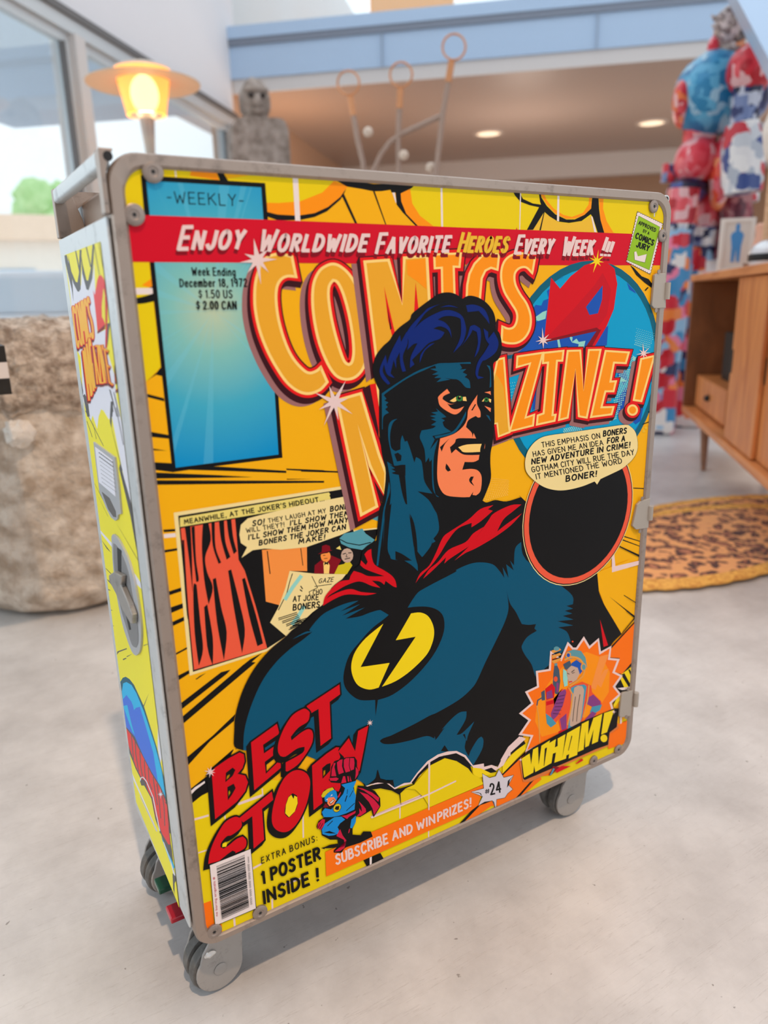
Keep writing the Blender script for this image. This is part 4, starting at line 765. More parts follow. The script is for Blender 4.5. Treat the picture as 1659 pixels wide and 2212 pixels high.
IN = INNER_(8); f = bm.faces.new([bm.verts.new((x, PANEL_Y, z)) for x, z in IN]); f.material_index = 0
SIDE.build(bm, keys)
me = bpy.data.meshes.new('side_panel'); bm.normal_update(); bm.to_mesh(me); bm.free()
for k in keys: me.materials.append(ink(k))
sp = bpy.data.objects.new('side_panel', me); COL.objects.link(sp); sp.parent = trolley; sp['label'] = 'yellow side panel printed with a comic magazine cover'
bm = bmesh.new(); box(bm, .0285, PW-.004, .0135, .2925, PZ0+.004, PZ1-.012); bd = link('body', bm, M_BR, trolley, bevel=.004)
fr2 = fr.copy(); fr2.data = fr.data.copy(); COL.objects.link(fr2); fr2.parent = trolley
for v in fr2.data.vertices: v.co.y = .2957-(v.co.y)
fr2.data.flip_normals(); fr2['label'] = 'silver edge frame of the far side'
bm = bmesh.new(); prism(bm, rrect(.03, PW-.0135, PZ0+.011, PZ1-.0135, .02), lambda x, z: Vector((x, .2926, z)), lambda x, z: Vector((x, .2942, z))); o = link('far_panel', bm, ink('am'), trolley)
# door
door_root = None
bm = bmesh.new(); DZ0, DZ1, DY0, DY1 = .1525, 1.0045, .0045, .291
def dpt(px, py): return px_plane(px, py, 0, XD-.0006)
box(bm, XD, -.0014, DY0, DY1, DZ0, DZ1); box(bm, -.0014, .028, .017, .279, DZ0+.004, DZ1-.004)
door = link('door', bm, M_DF, trolley, bevel=.0022); door['label'] = 'narrow printed door with pale metal rim'
DS = Sheet(dpt, Vector((-1, 0, 0))); SH = DS
dq = parse('U 106 283 531 122 Y 517 1158 Y 68 60'); DS.clip = convex(dq)
P('ye', dq)
P('lw', 'U 160 330 200 580 280 725 305 640 318 400 345 600 395 705 440 560 460 380 475 700 500 1220 600 1170 612 1400 700 1700 730 2000 V 400 20 440 240 520 700 596 1410 578 1400 500 900 420 520 350 160 330 60 310 110 262 30 240 16 218 80 205 190 165 70 150 120 108 30 U 330 2010 300 1500 240 1380 160 600 130 420')
for s in ('U 150 280 160 400 215 620 262 715 280 720 300 690 300 560 312 220 288 220 280 500 262 610 240 600 190 480', 'U 300 220 320 500 370 690 395 702 440 560 464 150 444 150 420 450 390 590 370 580 322 380', 'U 235 235 247 230 296 480 286 505', 'U 362 185 374 182 427 420 416 430', 'U 98 290 134 280 200 560 216 840 196 700 120 380', 'U 455 150 462 148 530 520 522 520', 'U 510 130 514 128 580 480 576 482',
          'U 240 1480 262 1560 330 1900 330 1980 300 1900 270 1700', 'U 620 1100 655 1090 640 1180 622 1380 615 1300', 'U 330 1960 350 1940 385 2010 410 2212 380 2212', 'U 660 2030 690 2030 680 2212 650 2212', 'U 640 1880 660 1900 740 2212 730 2212', 'U 690 1910 705 1930 770 2212 760 2212',
          'V 100 30 106 30 265 345 258 340', 'V 112 120 116 120 165 265 160 262', 'V 160 100 200 280 196 280', 'V 318 130 322 20 345 0 350 40 336 40 332 180 430 560 425 560', 'V 370 0 376 0 440 330 436 335', 'V 400 540 408 500 520 900 580 1360 572 1360 500 960', 'V 180 665 190 690 300 890 290 890', 'V 190 740 300 960 302 968', 'V 360 1000 580 1370 570 1360', 'V 245 1175 328 1285 290 1250', 'V 275 1420 285 1425 380 1520 372 1524', 'V 290 1520 300 1525 372 1590 330 1570', 'V 300 1605 326 1620 304 1618', 'V 326 1790 342 1795 328 1798', 'V 342 1930 356 1932 344 1936',
          'X 130 40 240 0 245 12 150 48 125 80', 'X 196 130 235 115 240 124 200 146', 'X 240 98 312 66 246 108', 'X 440 692 508 536 450 694', 'V 615 2105 660 2088 658 2094 616 2112'): P('dg', s)
for s in ('V 232 1085 345 1212 346 1250 236 1112', 'V 522 1448 604 1572 608 1618 556 1566', 'X 615 900 665 1300 640 1390 612 1180', 'X 310 1500 610 2190 600 2190 316 1560'): P('lw', s)
P('rd2', 'U 560 560 595 600 622 900 616 1392 594 1392 600 1130 590 760'); P('lr', 'U 470 760 500 580 520 525 545 522 575 560 594 610 570 700 552 900 555 1010 596 1108 505 1200 480 960 450 700'); P('sd', 'U 505 1222 500 1198 596 1108 590 1165'); P('ye', 'U 566 770 582 900 592 1080 556 1020 556 850')
def TXT3(t, a, h, up, sl=0.0):
    for key, w, dx, dy in (('mv', .075, -1.2, 6), ('mr', .075, -.6, 3.5), ('re', .075, 0, .8), ('gold', .036, 0, 0)): 
        q = parse(a); TXT(key, t, 'Z %f %f %f %f' % (q[0][0]+dx, q[0][1]+dy, q[1][0]+dx, q[1][1]+dy), h, w, sl=sl, up=up, sp=.24)
TXT3('COMICS', 'U 260 1390 462 1266', 88, (-.13, -1)); TXT3('MAG', 'U 405 2010 490 1840', 104, (-.13, -1)); TXT3('AZIN', 'U 505 1815 630 1800', 80, (-.15, -1)); TXT3('E', 'U 650 1800 690 1830', 72, (-.15, -1)); TXT3('!', 'U 736 1890 748 1895', 58, (-.08, -1))
# lower picture: globe and red lettering band (the figure is left out)
P('tq', 'X 165 405 195 355 230 342 275 370 330 440 450 700 600 1180 690 1560 740 1900 600 1900 240 960 185 560'); P('fc', 'X 185 520 200 420 240 405 300 440 360 540 450 760 580 1160 660 1460 720 1880 640 1880 240 960'); P('fb', 'X 190 620 240 560 300 640 330 720 400 700 460 900 560 1250 600 1500 620 1640 500 1450 240 960 215 800')
for s in ('X 200 690 250 680 300 900 340 1040 310 1000 260 860', 'X 215 520 245 510 240 560 222 570', 'X 300 600 350 720 330 740', 'X 600 1500 680 1640 700 1760 640 1660'): P('fc', s)
P('dg', 'X 236 940 340 1060 440 1290 540 1480 640 1640 740 1850 770 2212 640 2212 560 1840 430 1600 350 1440 256 1200')
P('lr', 'X 240 960 300 1040 350 1130 440 1300 540 1500 640 1660 738 1900 752 2120 740 2180 640 2060 560 1820 430 1570 350 1410 262 1150')
P('dg', 'Y 222 0 400 70 412 340 428 500 440 560 470 860 430 700 330 400 270 240'); P('lr', 'Y 236 0 320 0 392 90 408 350 424 500 405 500 340 390 270 190')
for s in ('X 300 1030 312 1180 325 1330', 'X 345 1110 352 1260 385 1470', 'X 400 1230 410 1400 432 1540', 'X 455 1340 460 1480 480 1620', 'X 500 1430 512 1600 545 1690', 'X 560 1540 580 1700 610 1870', 'X 605 1620 630 1800 650 2030', 'X 665 1720 690 1900 700 2120'): ST('dg', s, 1.7)
P('fc', 'Y 330 420 352 460 410 600 452 690 470 740 450 760 400 620'); P('lw', 'Y 350 470 362 480 440 700 490 860 455 800 420 660'); P('dg', 'Y 448 800 490 840 466 1000 470 1030 455 960'); P('ye', 'Y 470 900 490 870 508 960 514 1150 470 1020')
ST('lw', 'X 405 1590 415 1548 440 1540 480 1590 560 1780 640 2180', 2.0); P('dg', 'X 404 1590 424 1560 460 1580 500 1700 460 1640 420 1640'); ST('lw', 'Y 110 0 280 360', .9); STAR('lw', 'X', 650, 1745, [(95, 70), (50, 40), (0, 40), (315, 30), (270, 60), (225, 30), (180, 40), (140, 30)])
bm = bmesh.new(); keys = ['ye']; DS.build(bm, keys)
me = bpy.data.meshes.new('door_print'); bm.normal_update(); bm.to_mesh(me); bm.free()
for k in keys: me.materials.append(ink(k))
dp = bpy.data.objects.new('door_print', me); COL.objects.link(dp); dp.parent = door; dp['label'] = 'yellow comic print on the narrow door'
def dpoly(s, sm=1): return [(q.y, q.z) for q in (dpt(*p) for p in pt(s, sm))]
def scale2(pts, k, kz=None):
    cy = sum(p[0] for p in pts)/len(pts); cz = sum(p[1] for p in pts)/len(pts); return [(cy+(p[0]-cy)*k, cz+(p[1]-cz)*(kz or k)) for p in pts]
# card holder and latch dish on the door
ch = dpoly('V 186 303 375 440 412 720 432 940 405 946 400 985 378 1000 340 970 300 890 238 740 210 520', 0)
bm = bmesh.new(); prism(bm, ch, lambda y, z: Vector((XD-.0002, y, z)), lambda y, z: Vector((XD-.0028, y, z))); hold = link('card_holder', bm, M_GP, trolley)
cq = dpoly('V 205 350 360 468 386 785 240 660', 0); bm = bmesh.new(); prism(bm, cq, lambda y, z: Vector((XD-.0026, y, z)), lambda y, z: Vector((XD-.0034, y, z))); link('card', bm, ink('lw'), hold)
bm = bmesh.new()
CS = Sheet(lambda a, b: px_plane(a, b, 0, XD-.0034), Vector((-1, 0, 0))); SH = CS
for r in range(8):
    y = 400+r*34; n = 10 if r > 1 else 8
    for i in range(n):
        a = 220+r*4+i*(128/n); z = y+(a-220)*.72
        ST('dg', 'V %f %f %f %f' % (a, z, a+128/n*.62, z+128/n*.62*.72), .8 if r > 1 else 1.7, joins=False)
CS.build(bm, []); link('card_text', bm, ink('dg'), hold)
ch2 = dpoly('V 262 745 330 800 385 915 390 970 365 965 320 900', 0); bm = bmesh.new(); prism(bm, ch2, lambda y, z: Vector((XD-.0025, y, z)), lambda y, z: Vector((XD-.0031, y, z))); link('pocket', bm, mat('pocket_grey', (96, 92, 88), .5), hold)  # darker grey plate on the lower end of the holder
ls = 'V 350 1180 352 1135 366 1118 400 1150 440 1220 500 1350 560 1580 600 1830 612 1980 606 2110 590 2170 562 2192 525 2150 470 2000 430 1850 388 1620 362 1400'
lo = dpoly(ls); bm = bmesh.new(); prism(bm, lo, lambda y, z: Vector((XD-.0004, y, z)), lambda y, z: Vector((XD-.0032, y, z))); lat = link('latch_dish', bm, M_GP, trolley); lat['label'] = 'grey oblong latch housing'
li = dpoly('V 368 1200 395 1220 440 1290 500 1450 540 1680 580 1900 590 2060 570 2120 530 2090 480 1930 440 1800 400 1600 372 1380'); bm = bmesh.new(); prism(bm, li, lambda y, z: Vector((XD-.003, y, z)), lambda y, z: Vector((XD-.0036, y, z))); link('recess', bm, mat('recess_grey', (128, 128, 128), .5), lat)
for nm, s in (('slot', 'V 404 1235 440 1265 440 1465 412 1460'), ('slot', 'V 440 1640 470 1700 525 1960 510 1965')):
    q = dpoly(s, 0); bm = bmesh.new(); prism(bm, q, lambda y, z: Vector((XD-.0035, y, z)), lambda y, z: Vector((XD-.0039, y, z))); link(nm, bm, M_DK, lat)
lv = dpoly('V 374 1470 420 1440 490 1478 482 1560 560 1740 588 1820 585 1900 566 1892 500 1780 440 1640 380 1530', 0); bm = bmesh.new(); prism(bm, lv, lambda y, z: Vector((XD-.0036, y, z)), lambda y, z: Vector((XD-.0105, y, z))); link('latch_lever', bm, alu('lever_metal', (170, 166, 160), .35, .6), lat, bevel=.0015)
# grip bracket above the door
gb = empty('grip_bracket'); gb.parent = trolley
prof = [(-.0055, 1.0062), (-.0008, 1.0062), (-.0008, 1.040), (.0016, 1.051), (.0066, 1.0605), (.0085, 1.0645), (-.0055, 1.0645)]
bm = bmesh.new(); prism(bm, prof, lambda x, z: Vector((x, -.0012, z)), lambda x, z: Vector((x, .0165, z))); link('post', bm, M_FR, gb, bevel=.0012)
prof2 = [(-.0055, 1.0062), (.03, 1.0062), (.026, 1.03), (.02, 1.048), (.014, 1.0645), (-.0055, 1.0645)]
bm = bmesh.new(); prism(bm, prof2, lambda x, z: Vector((x, .2805, z)), lambda x, z: Vector((x, .2955, z))); link('post', bm, M_FR, gb, bevel=.0012)
bm = bmesh.new(); prism(bm, rrect(-.0056, .0075, 1.0470, 1.0648, .0045, 4), lambda x, z: Vector((x, .0165, z)), lambda x, z: Vector((x, .2805, z))); link('grip_bar', bm, M_DF, gb, smooth=True)
bm = bmesh.new(); prism(bm, disc((.0028, 1.0572), .0046, 14), lambda x, z: Vector((x, -.0011, z)), lambda x, z: Vector((x, -.0016, z))); link('tube_hole', bm, M_DK, gb)
for z in (1.0375, 1.0175):
    bm = bmesh.new(); prism(bm, disc((-.0032, z), .0021, 12), lambda x, z_: Vector((x, -.0011, z_)), lambda x, z_: Vector((x, -.0022, z_))); link('rivet', bm, M_SC, gb)
bm = bmesh.new(); box(bm, .026, .033, .09, .13, 1.018, 1.036); link('stop_block', bm, M_DK, trolley)
# head-on fittings of the printed side
def screw(x, z, r=.0104):
    bm = bmesh.new(); M = Matrix.Translation((x, 0, z)) @ Matrix.Rotation(math.pi/2, 4, 'X')
    lathe(bm, [(r, -.0012), (r, .0014), (r*.8, .0026), (r*.48, .0026), (r*.4, .0019), (.0001, .0019)], 28, M, cap=False)
    o = link('screw', bm, M_SC, trolley, smooth=True); o['label'] = 'round flat screw head'
    bm = bmesh.new(); st = [(x+(.0028 if i % 2 == 0 else .0015)*math.cos(math.pi*i/6), z+(.0028 if i % 2 == 0 else .0015)*math.sin(math.pi*i/6)) for i in range(12)]
    prism(bm, st, lambda a, b: Vector((a, -.0018, b)), lambda a, b: Vector((a, -.00215, b))); link('star_socket', bm, M_DK, o)
for x, z in ((.044, 1.046), (.0215, 1.006), (.771, 1.043), (.795, 1.003), (.088, .1335), (.0245, .1365), (.715, .132), (.777, .132)): screw(x, z, .0104 if x < .5 else .0092)
def hinge(s, s2):
    q = [px_plane(a, b, 1, -.0024) for a, b in pt(s, 0)]
    bm = bmesh.new(); prism(bm, [(p.x, p.z) for p in q], lambda a, b: Vector((a, .001, b)), lambda a, b: Vector((a, -.0034, b))); h = link('hinge', bm, M_HG, trolley, bevel=.0008)
    q = [px_plane(a, b, 1, -.0034) for a, b in pt(s2, 0)]
    bm = bmesh.new(); x = max(p.x for p in q); tube(bm, [(PW+.001, -.003, min(p.z for p in q)), (PW+.001, -.003, max(p.z for p in q))], .0052, 12); link('knuckle', bm, M_HG, h, smooth=True)
    zs = [p.z for p in q]; zc = sum(zs)/len(zs)
    for dz in (-.028, .028):
        bm = bmesh.new(); prism(bm, disc((PW-.0215, zc+dz), .0034, 14), lambda a, b: Vector((a, -.0033, b)), lambda a, b: Vector((a, -.0043, b))); link('rivet', bm, M_SC, h)
hinge('C 1372 975 1392 962 1450 962 1452 1212 1370 1216 1352 1195', 'C 1440 1030 1475 1030 1470 1150 1438 1150'); hinge('Z 1376 1090 1384 1082 1404 1076 1400 1140 1374 1144 1366 1136', 'Z 1393 1096 1402 1094 1398 1124 1390 1124'); hinge('Q 1420 660 1436 645 1520 625 1500 855 1408 870 1398 855', 'Q 1500 670 1535 665 1525 775 1492 780')
bm = bmesh.new(); tube(bm, [(PW+.0035, .012, 1.056), (PW+.0035, .284, 1.056)], .006, 14); link('rear_grip_bar', bm, M_DF, trolley, smooth=True)
bm = bmesh.new(); prism(bm, disc((PW+.0035, 1.056), .0038, 12), lambda a, b: Vector((a, .0122, b)), lambda a, b: Vector((a, .0116, b))); link('tube_hole', bm, M_DK, trolley)
bm = bmesh.new(); box(bm, PW+.0008, PW+.0052, .004, .291, .14, 1.03); link('rear_door', bm, M_DF, trolley, bevel=.0015)
# casters
def caster(x, y, dirx, yaw, near=True):
    c = empty('caster', (x, y, 0), yaw); c.parent = trolley
    R = .0385; wx = .0; zc = R
    for k, y0 in enumerate((.004, .026)):
        bm = bmesh.new(); M = Matrix.Translation((wx, y0+.009, zc)) @ Matrix.Rotation(math.pi/2, 4, 'X')
        lathe(bm, [(.012, -.009), (R*.82, -.009), (R*.95, -.0072), (R, -.003), (R, .003), (R*.95, .0072), (R*.82, .009), (.012, .009)], 36, M); link('wheel', bm, M_WH, c, smooth=True)
    t = [(wx-.0335*math.cos(a), zc-.001-.0335*math.sin(a)) for a in [math.radians(-38+i*12) for i in range(19)]]
    side = dirx
    t = [(wx+(q[0]-wx)*(1 if side > 0 else -1), q[1]) for q in t]
    out = t+[(wx+side*.036, .078), (wx+side*.05, .092), (wx+side*.052, PZ0+.004), (wx-side*.012, PZ0+.004), (wx-side*.012, .086), (wx-side*.022, .072)]
    bm = bmesh.new(); prism(bm, out, lambda a, b: Vector((a, .0035, b)), lambda a, b: Vector((a, -.001, b))); link('fork_plate', bm, M_CP, c, bevel=.0012)
    bm = bmesh.new(); prism(bm, out, lambda a, b: Vector((a, .050, b)), lambda a, b: Vector((a, .0455, b))); link('fork_plate', bm, M_CP, c, bevel=.0012)
    bm = bmesh.new(); lathe(bm, [(.009, -.0016), (.009, .0012), (.0075, .0018), (.0001, .0018)], 24, Matrix.Translation((wx, -.001, zc)) @ Matrix.Rotation(math.pi/2, 4, 'X'), cap=False); link('axle_cap', bm, M_CP, c, smooth=True)
    bm = bmesh.new(); box(bm, wx+side*.05-.001 if side < 0 else wx-.005, wx+side*.05 if side > 0 else wx+.006, .003, .046, .088, PZ0+.004); link('swivel_housing', bm, M_CP, c, bevel=.004)
    return c
c1 = caster(.036, .034, 1, .07); c1['label'] = 'dual grey wheel at the front left corner'
caster(.70, .034, 1, -.03); caster(.03, .247, 1, .1); caster(.70, .215, 1, 0)
bm = bmesh.new(); ico(bm, (-.012, -.002, .0715), .0055, 2, amp=.5, fr=3, squash=(1.4, .5, .9)); link('chip', bm, mat('chipped_metal', (222, 218, 212), .35, .3), c1)
# brake pedals under the door
for nm, s, c in (('green_pedal', 'Y 265 815 300 805 400 1000 345 1000', (14, 74, 54)), ('red_pedal', 'Y 388 1095 435 1083 525 1305 478 1300', (176, 22, 44))):
    q = [px_plane(a, b, 2, .098) for a, b in pt(s, 0)]
    bm = bmesh.new(); y0 = min(p.y for p in q); y1 = max(p.y for p in q); x0 = min(p.x for p in q)
    yc = (y0+y1)/2; hw = (y1-y0)*.31; box(bm, -.0105, .03, yc-hw, yc+hw, .091, .1); o = link(nm, bm, mat(nm, c, .3, coat=.5), trolley, bevel=.002); o['label'] = nm.split('_')[0]+' plastic brake pedal'
bm = bmesh.new(); box(bm, .01, .06, .06, .24, .1, PZ0+.004); link('pedal_mount', bm, M_DK, trolley)
# ------------------------------------------------------------------ the hall
WR, WS, ZH, ZF0, ZF1 = -2.6, 7.27, 2.70, 3.11, 3.57     # glazing line, gallery line, window head, gallery edge
def quadbox(name, r0, r1, s0, s1, z0, z1, m, bevel=0.0):
    bm = bmesh.new(); box(bm, r0, r1, s0, s1, z0, z1, RM); return link(name, bm, m, None, bevel=bevel)
def concrete():
    m = bpy.data.materials.new('polished_concrete'); m.use_nodes = True
    n = m.node_tree.nodes; L = m.node_tree.links; b = n['Principled BSDF']; b.inputs['Roughness'].default_value = .36; b.inputs['Specular IOR Level'].default_value = .4
    tc = n.new('ShaderNodeTexCoord')
    def nz(sc, det, ro=.6):
        t = n.new('ShaderNodeTexNoise'); t.inputs['Scale'].default_value = sc; t.inputs['Detail'].default_value = det; t.inputs['Roughness'].default_value = ro; L.new(tc.outputs['Object'], t.inputs['Vector']); return t
    a = nz(2.4, 10, .7); r = n.new('ShaderNodeValToRGB'); r.color_ramp.elements[0].position = .3; r.color_ramp.elements[0].color = srgb((176, 172, 169)); r.color_ramp.elements[1].position = .68; r.color_ramp.elements[1].color = srgb((218, 215, 212)); L.new(a.outputs['Fac'], r.inputs['Fac'])
    s = nz(60, 2, .5); sr = n.new('ShaderNodeValToRGB'); sr.color_ramp.elements[0].position = .735; sr.color_ramp.elements[1].position = .76; sr.color_ramp.elements[0].color = (0, 0, 0, 1); sr.color_ramp.elements[1].color = (.7, .7, .7, 1); L.new(s.outputs['Fac'], sr.inputs['Fac'])
    mx = n.new('ShaderNodeMixRGB'); L.new(sr.outputs[0], mx.inputs[0]); L.new(r.outputs[0], mx.inputs[1]); mx.inputs[2].default_value = srgb((112, 104, 98))
    # fine scratches: stretched ridges
    mp = n.new('ShaderNodeMapping'); mp.inputs['Scale'].default_value = (1.2, 26, 1); mp.inputs['Rotation'].default_value = (0, 0, .9); L.new(tc.outputs['Object'], mp.inputs['Vector'])
    sc = n.new('ShaderNodeTexNoise'); sc.inputs['Scale'].default_value = 3; sc.inputs['Detail'].default_value = 8; L.new(mp.outputs[0], sc.inputs['Vector']); s2 = n.new('ShaderNodeValToRGB'); s2.color_ramp.elements[0].position = .495; s2.color_ramp.elements[1].position = .5; e = s2.color_ramp.elements.new(.505); s2.color_ramp.elements[0].color = (0, 0, 0, 1); s2.color_ramp.elements[1].color = (.3, .3, .3, 1); e.color = (0, 0, 0, 1); L.new(sc.outputs['Fac'], s2.inputs['Fac'])
    m2 = n.new('ShaderNodeMixRGB'); L.new(s2.outputs[0], m2.inputs[0]); L.new(mx.outputs[0], m2.inputs[1]); m2.inputs[2].default_value = srgb((140, 130, 122)); L.new(m2.outputs[0], b.inputs['Base Color'])
    bp = n.new('ShaderNodeBump'); bp.inputs['Strength'].default_value = .06; bp.inputs['Distance'].default_value = .01; L.new(a.outputs['Fac'], bp.inputs['Height']); L.new(bp.outputs[0], b.inputs['Normal'])
    return m
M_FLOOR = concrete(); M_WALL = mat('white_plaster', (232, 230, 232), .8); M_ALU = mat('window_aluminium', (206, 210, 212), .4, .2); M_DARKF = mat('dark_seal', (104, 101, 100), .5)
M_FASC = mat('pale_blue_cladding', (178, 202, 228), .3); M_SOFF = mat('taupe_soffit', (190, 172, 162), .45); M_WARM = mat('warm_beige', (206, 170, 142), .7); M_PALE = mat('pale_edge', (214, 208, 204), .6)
bm = bmesh.new(); box(bm, -2.75, 6.2, -4.5, 13.9, -.12, 0, RM); fl = struct(link('floor', bm, M_FLOOR))
def glass():
    m = bpy.data.materials.new('window_glass'); m.use_nodes = True; n = m.node_tree.nodes; L = m.node_tree.links
    for q in list(n): n.remove(q)
    o = n.new('ShaderNodeOutputMaterial'); t = n.new('ShaderNodeBsdfTransparent'); t.inputs[0].default_value = (.96, .985, .98, 1); g = n.new('ShaderNodeBsdfGlossy'); g.inputs['Roughness'].default_value = .0
    f = n.new('ShaderNodeLayerWeight'); f.inputs[0].default_value = .5; p = n.new('ShaderNodeMath'); p.operation = 'POWER'; p.inputs[1].default_value = 5; q = n.new('ShaderNodeMath'); q.operation = 'MULTIPLY_ADD'; q.inputs[1].default_value = .9; q.inputs[2].default_value = .09
    mx = n.new('ShaderNodeMixShader'); L.new(f.outputs['Facing'], p.inputs[0]); L.new(p.outputs[0], q.inputs[0]); L.new(q.outputs[0], mx.inputs[0]); L.new(t.outputs[0], mx.inputs[1]); L.new(g.outputs[0], mx.inputs[2]); L.new(mx.outputs[0], o.inputs[0]); return m
M_GL = glass()
struct(quadbox('wall_left', WR-.25, WR, -4.5, WS, ZH+.085, 5.6, M_WALL)); struct(quadbox('trim_1', WR-.1, WR+.05, -4.5, WS, ZH+.04, ZH+.085, M_DARKF)); struct(quadbox('trim_2', WR-.1, WR+.03, -4.5, WS, ZH-.05, ZH+.04, M_ALU))
struct(quadbox('trim_3', WR-.1, WR+.02, -4.5, WS, 0.0, .1, M_ALU))
sb_ = [-1.35, 1.6, 4.40, 7.15]
for i in range(3):
    fr_ = bmesh.new()
    for a, b_, z0, z1 in ((sb_[i]+.06, sb_[i]+.12, .1, ZH-.05), (sb_[i+1]-.12, sb_[i+1]-.06, .1, ZH-.05), (sb_[i]+.12, sb_[i+1]-.12, .1, .16), (sb_[i]+.12, sb_[i+1]-.12, ZH-.11, ZH-.05)): box(fr_, WR-.06, WR+.0, a, b_, z0, z1, RM)
    w = struct(link('window_%d' % (i+1), fr_, M_ALU)); g = bmesh.new(); box(g, WR-.032, WR-.026, sb_[i]+.12, sb_[i+1]-.12, .16, ZH-.11, RM)
    pn = link('pane', g, M_GL, w)
    sl = bmesh.new(); box(sl, WR-.03, WR+.012, sb_[i+1]-.135, sb_[i+1]-.12, .16, ZH-.11, RM); link('seal', sl, M_DARKF, w)
    bm = bmesh.new(); box(bm, WR-.14, WR+.05, sb_[i+1]-.06, sb_[i+1]+.06, 0, ZH-.05, RM); struct(link('trim_%d' % (4+i), bm, M_PALE))
struct(quadbox('reflection_slab_right', -3.2, WR-.26, 7.2, 14, 2.8, 2.92, M_WALL)); struct(quadbox('reflection_slab', -5.05, WR-.26, -4, 7.2, 2.8, 2.92, mat('reflection_grey', (206, 216, 228), .7)))  # added slabs standing in for the grey reflection in the panes
struct(quadbox('light_block_top', WR-.25, 6.2, -4.5, .6, 5.6, 5.75, M_WALL)); struct(quadbox('light_block_wall', WR-.25, 6.2, -4.65, -4.5, 0, 5.75, M_WALL))  # unseen roof and wall added to keep sky light off the foreground
# gallery: edge, soffit, balustrade, rear wall
struct(quadbox('trim_7', WR, 5.9, WS, WS+.12, ZF0, ZF1-.17, M_FASC)); struct(quadbox('trim_8', WR, 5.9, WS-.02, WS+.12, ZF1-.17, ZF1-.11, mat('steel_channel', (128, 136, 150), .4, .2))); struct(quadbox('trim_9', WR, 5.9, WS-.03, WS+.12, ZF1-.11, ZF1, M_FASC))
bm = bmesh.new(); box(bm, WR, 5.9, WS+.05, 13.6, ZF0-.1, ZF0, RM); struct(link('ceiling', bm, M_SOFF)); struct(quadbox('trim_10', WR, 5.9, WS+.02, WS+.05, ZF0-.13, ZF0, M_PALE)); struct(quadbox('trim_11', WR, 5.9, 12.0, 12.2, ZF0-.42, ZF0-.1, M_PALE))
struct(quadbox('wall_back', WR, 5.9, 13.6, 13.75, 0, ZF0, M_WARM)); struct(quadbox('wall_upper', WR, 5.9, 13.6, 13.75, ZF0, 5.6, mat('upper_white', (246, 244, 238), .8))); struct(quadbox('bounce_wall', 5.9, 6.05, 2.0, 13.75, 0, 5.6, M_WALL)); struct(quadbox('wall_far_left', WR-.25, WR, WS, 13.75, 0, ZF0, M_WARM)); struct(quadbox('wall_far_left_upper', WR-.25, WR, WS, 13.75, ZF0, 5.6, M_WALL))  # the right-hand wall is unseen, added for the light it bounces back
for k, r in enumerate((-1.05, .95, 2.6)): struct(quadbox('trim_%d' % (12+k), r, r+.012, WS-.032, WS-.02, ZF0, ZF1-.17, mat('joint_grey', (150, 164, 182), .5)))  # thin grey strips marking the cladding joints
bal = empty('glass_balustrade', rm(1.6, WS+.05, ZF1)); tag(bal, 'clear glass balustrade standing on the pale blue gallery edge', 'balustrade')
def gpart(name, r0, r1, s0, s1, z0, z1, m):
    bm = bmesh.new(); box(bm, r0, r1, s0, s1, z0, z1, RM); o = link(name, bm, m, bal); o.matrix_parent_inverse = Matrix.Translation(-Vector(bal.location)); return o
for i in range(6): gpart('glass_panel', WR+.05+i*1.4, WR+1.4+i*1.4, WS+.04, WS+.052, ZF1, ZF1+.95, M_GL)
gpart('handrail', WR, 5.9, WS+.02, WS+.07, ZF1+.95, ZF1+.99, M_ALU)
ob = quadbox('canvas', -1.55, -.55, 9.3, 9.36, 3.6, 5.2, mat('orange_canvas', (250, 176, 96), .7)); tag(ob, 'orange canvas upstairs behind the gallery balustrade', 'canvas')
# sloping pale stair string at the right edge
p0, p1 = px_dist(1562, -60, 4.9), px_dist(1694, 190, 4.0)
d = (p1-p0).normalized(); rt = Vector((math.cos(-YAW-.42), math.sin(-YAW-.42), 0)); dp_ = Vector((-rt.y, rt.x, 0))
bm = bmesh.new(); vs = []
for pp in (p0-d*1.2, p1+d*.6): vs.append([bm.verts.new(pp+rt*a+dp_*b) for a, b in ((0, 0), (.42, 0), (.42, .3), (0, .3))])
for k in range(4): bm.faces.new((vs[0][k], vs[0][(k+1) % 4], vs[1][(k+1) % 4], vs[1][k]))
bm.faces.new(vs[0][::-1]); bm.faces.new(vs[1]); o = link('trim_15', bm, M_FASC); struct(o)
# recessed lamps in the soffit
M_DL = mat('downlight_disc', (255, 236, 210), .4, emit=(255, 224, 190), es=1.3); M_RIM = mat('downlight_rim', (226, 214, 204), .4)
for k, (px, py) in enumerate(((1055, 288), (1408, 265))):
    p = px_plane(px, py, 2, ZF0-.1); e = empty('downlight', p); tag(e, ('round recessed downlight in the soffit above the middle of the trolley', 'round recessed downlight in the soffit beside the patchwork statue')[k], 'downlight')
    bm = bmesh.new(); lathe(bm, [(.15, -.012), (.2, -.01), (.2, .0), (.15, .0)], 24, cap=False); link('rim', bm, M_RIM, e); bm = bmesh.new(); lathe(bm, [(.15, -.008), (.15, -.001)], 24); link('diffuser', bm, M_DL, e)
    lamp('downlight_beam', 'SPOT', p-Vector((0, 0, .4)), p-Vector((0, 0, 2)), 10, (1, .72, .5), spot_size=2.2, spot_blend=.8, shadow_soft_size=.1)
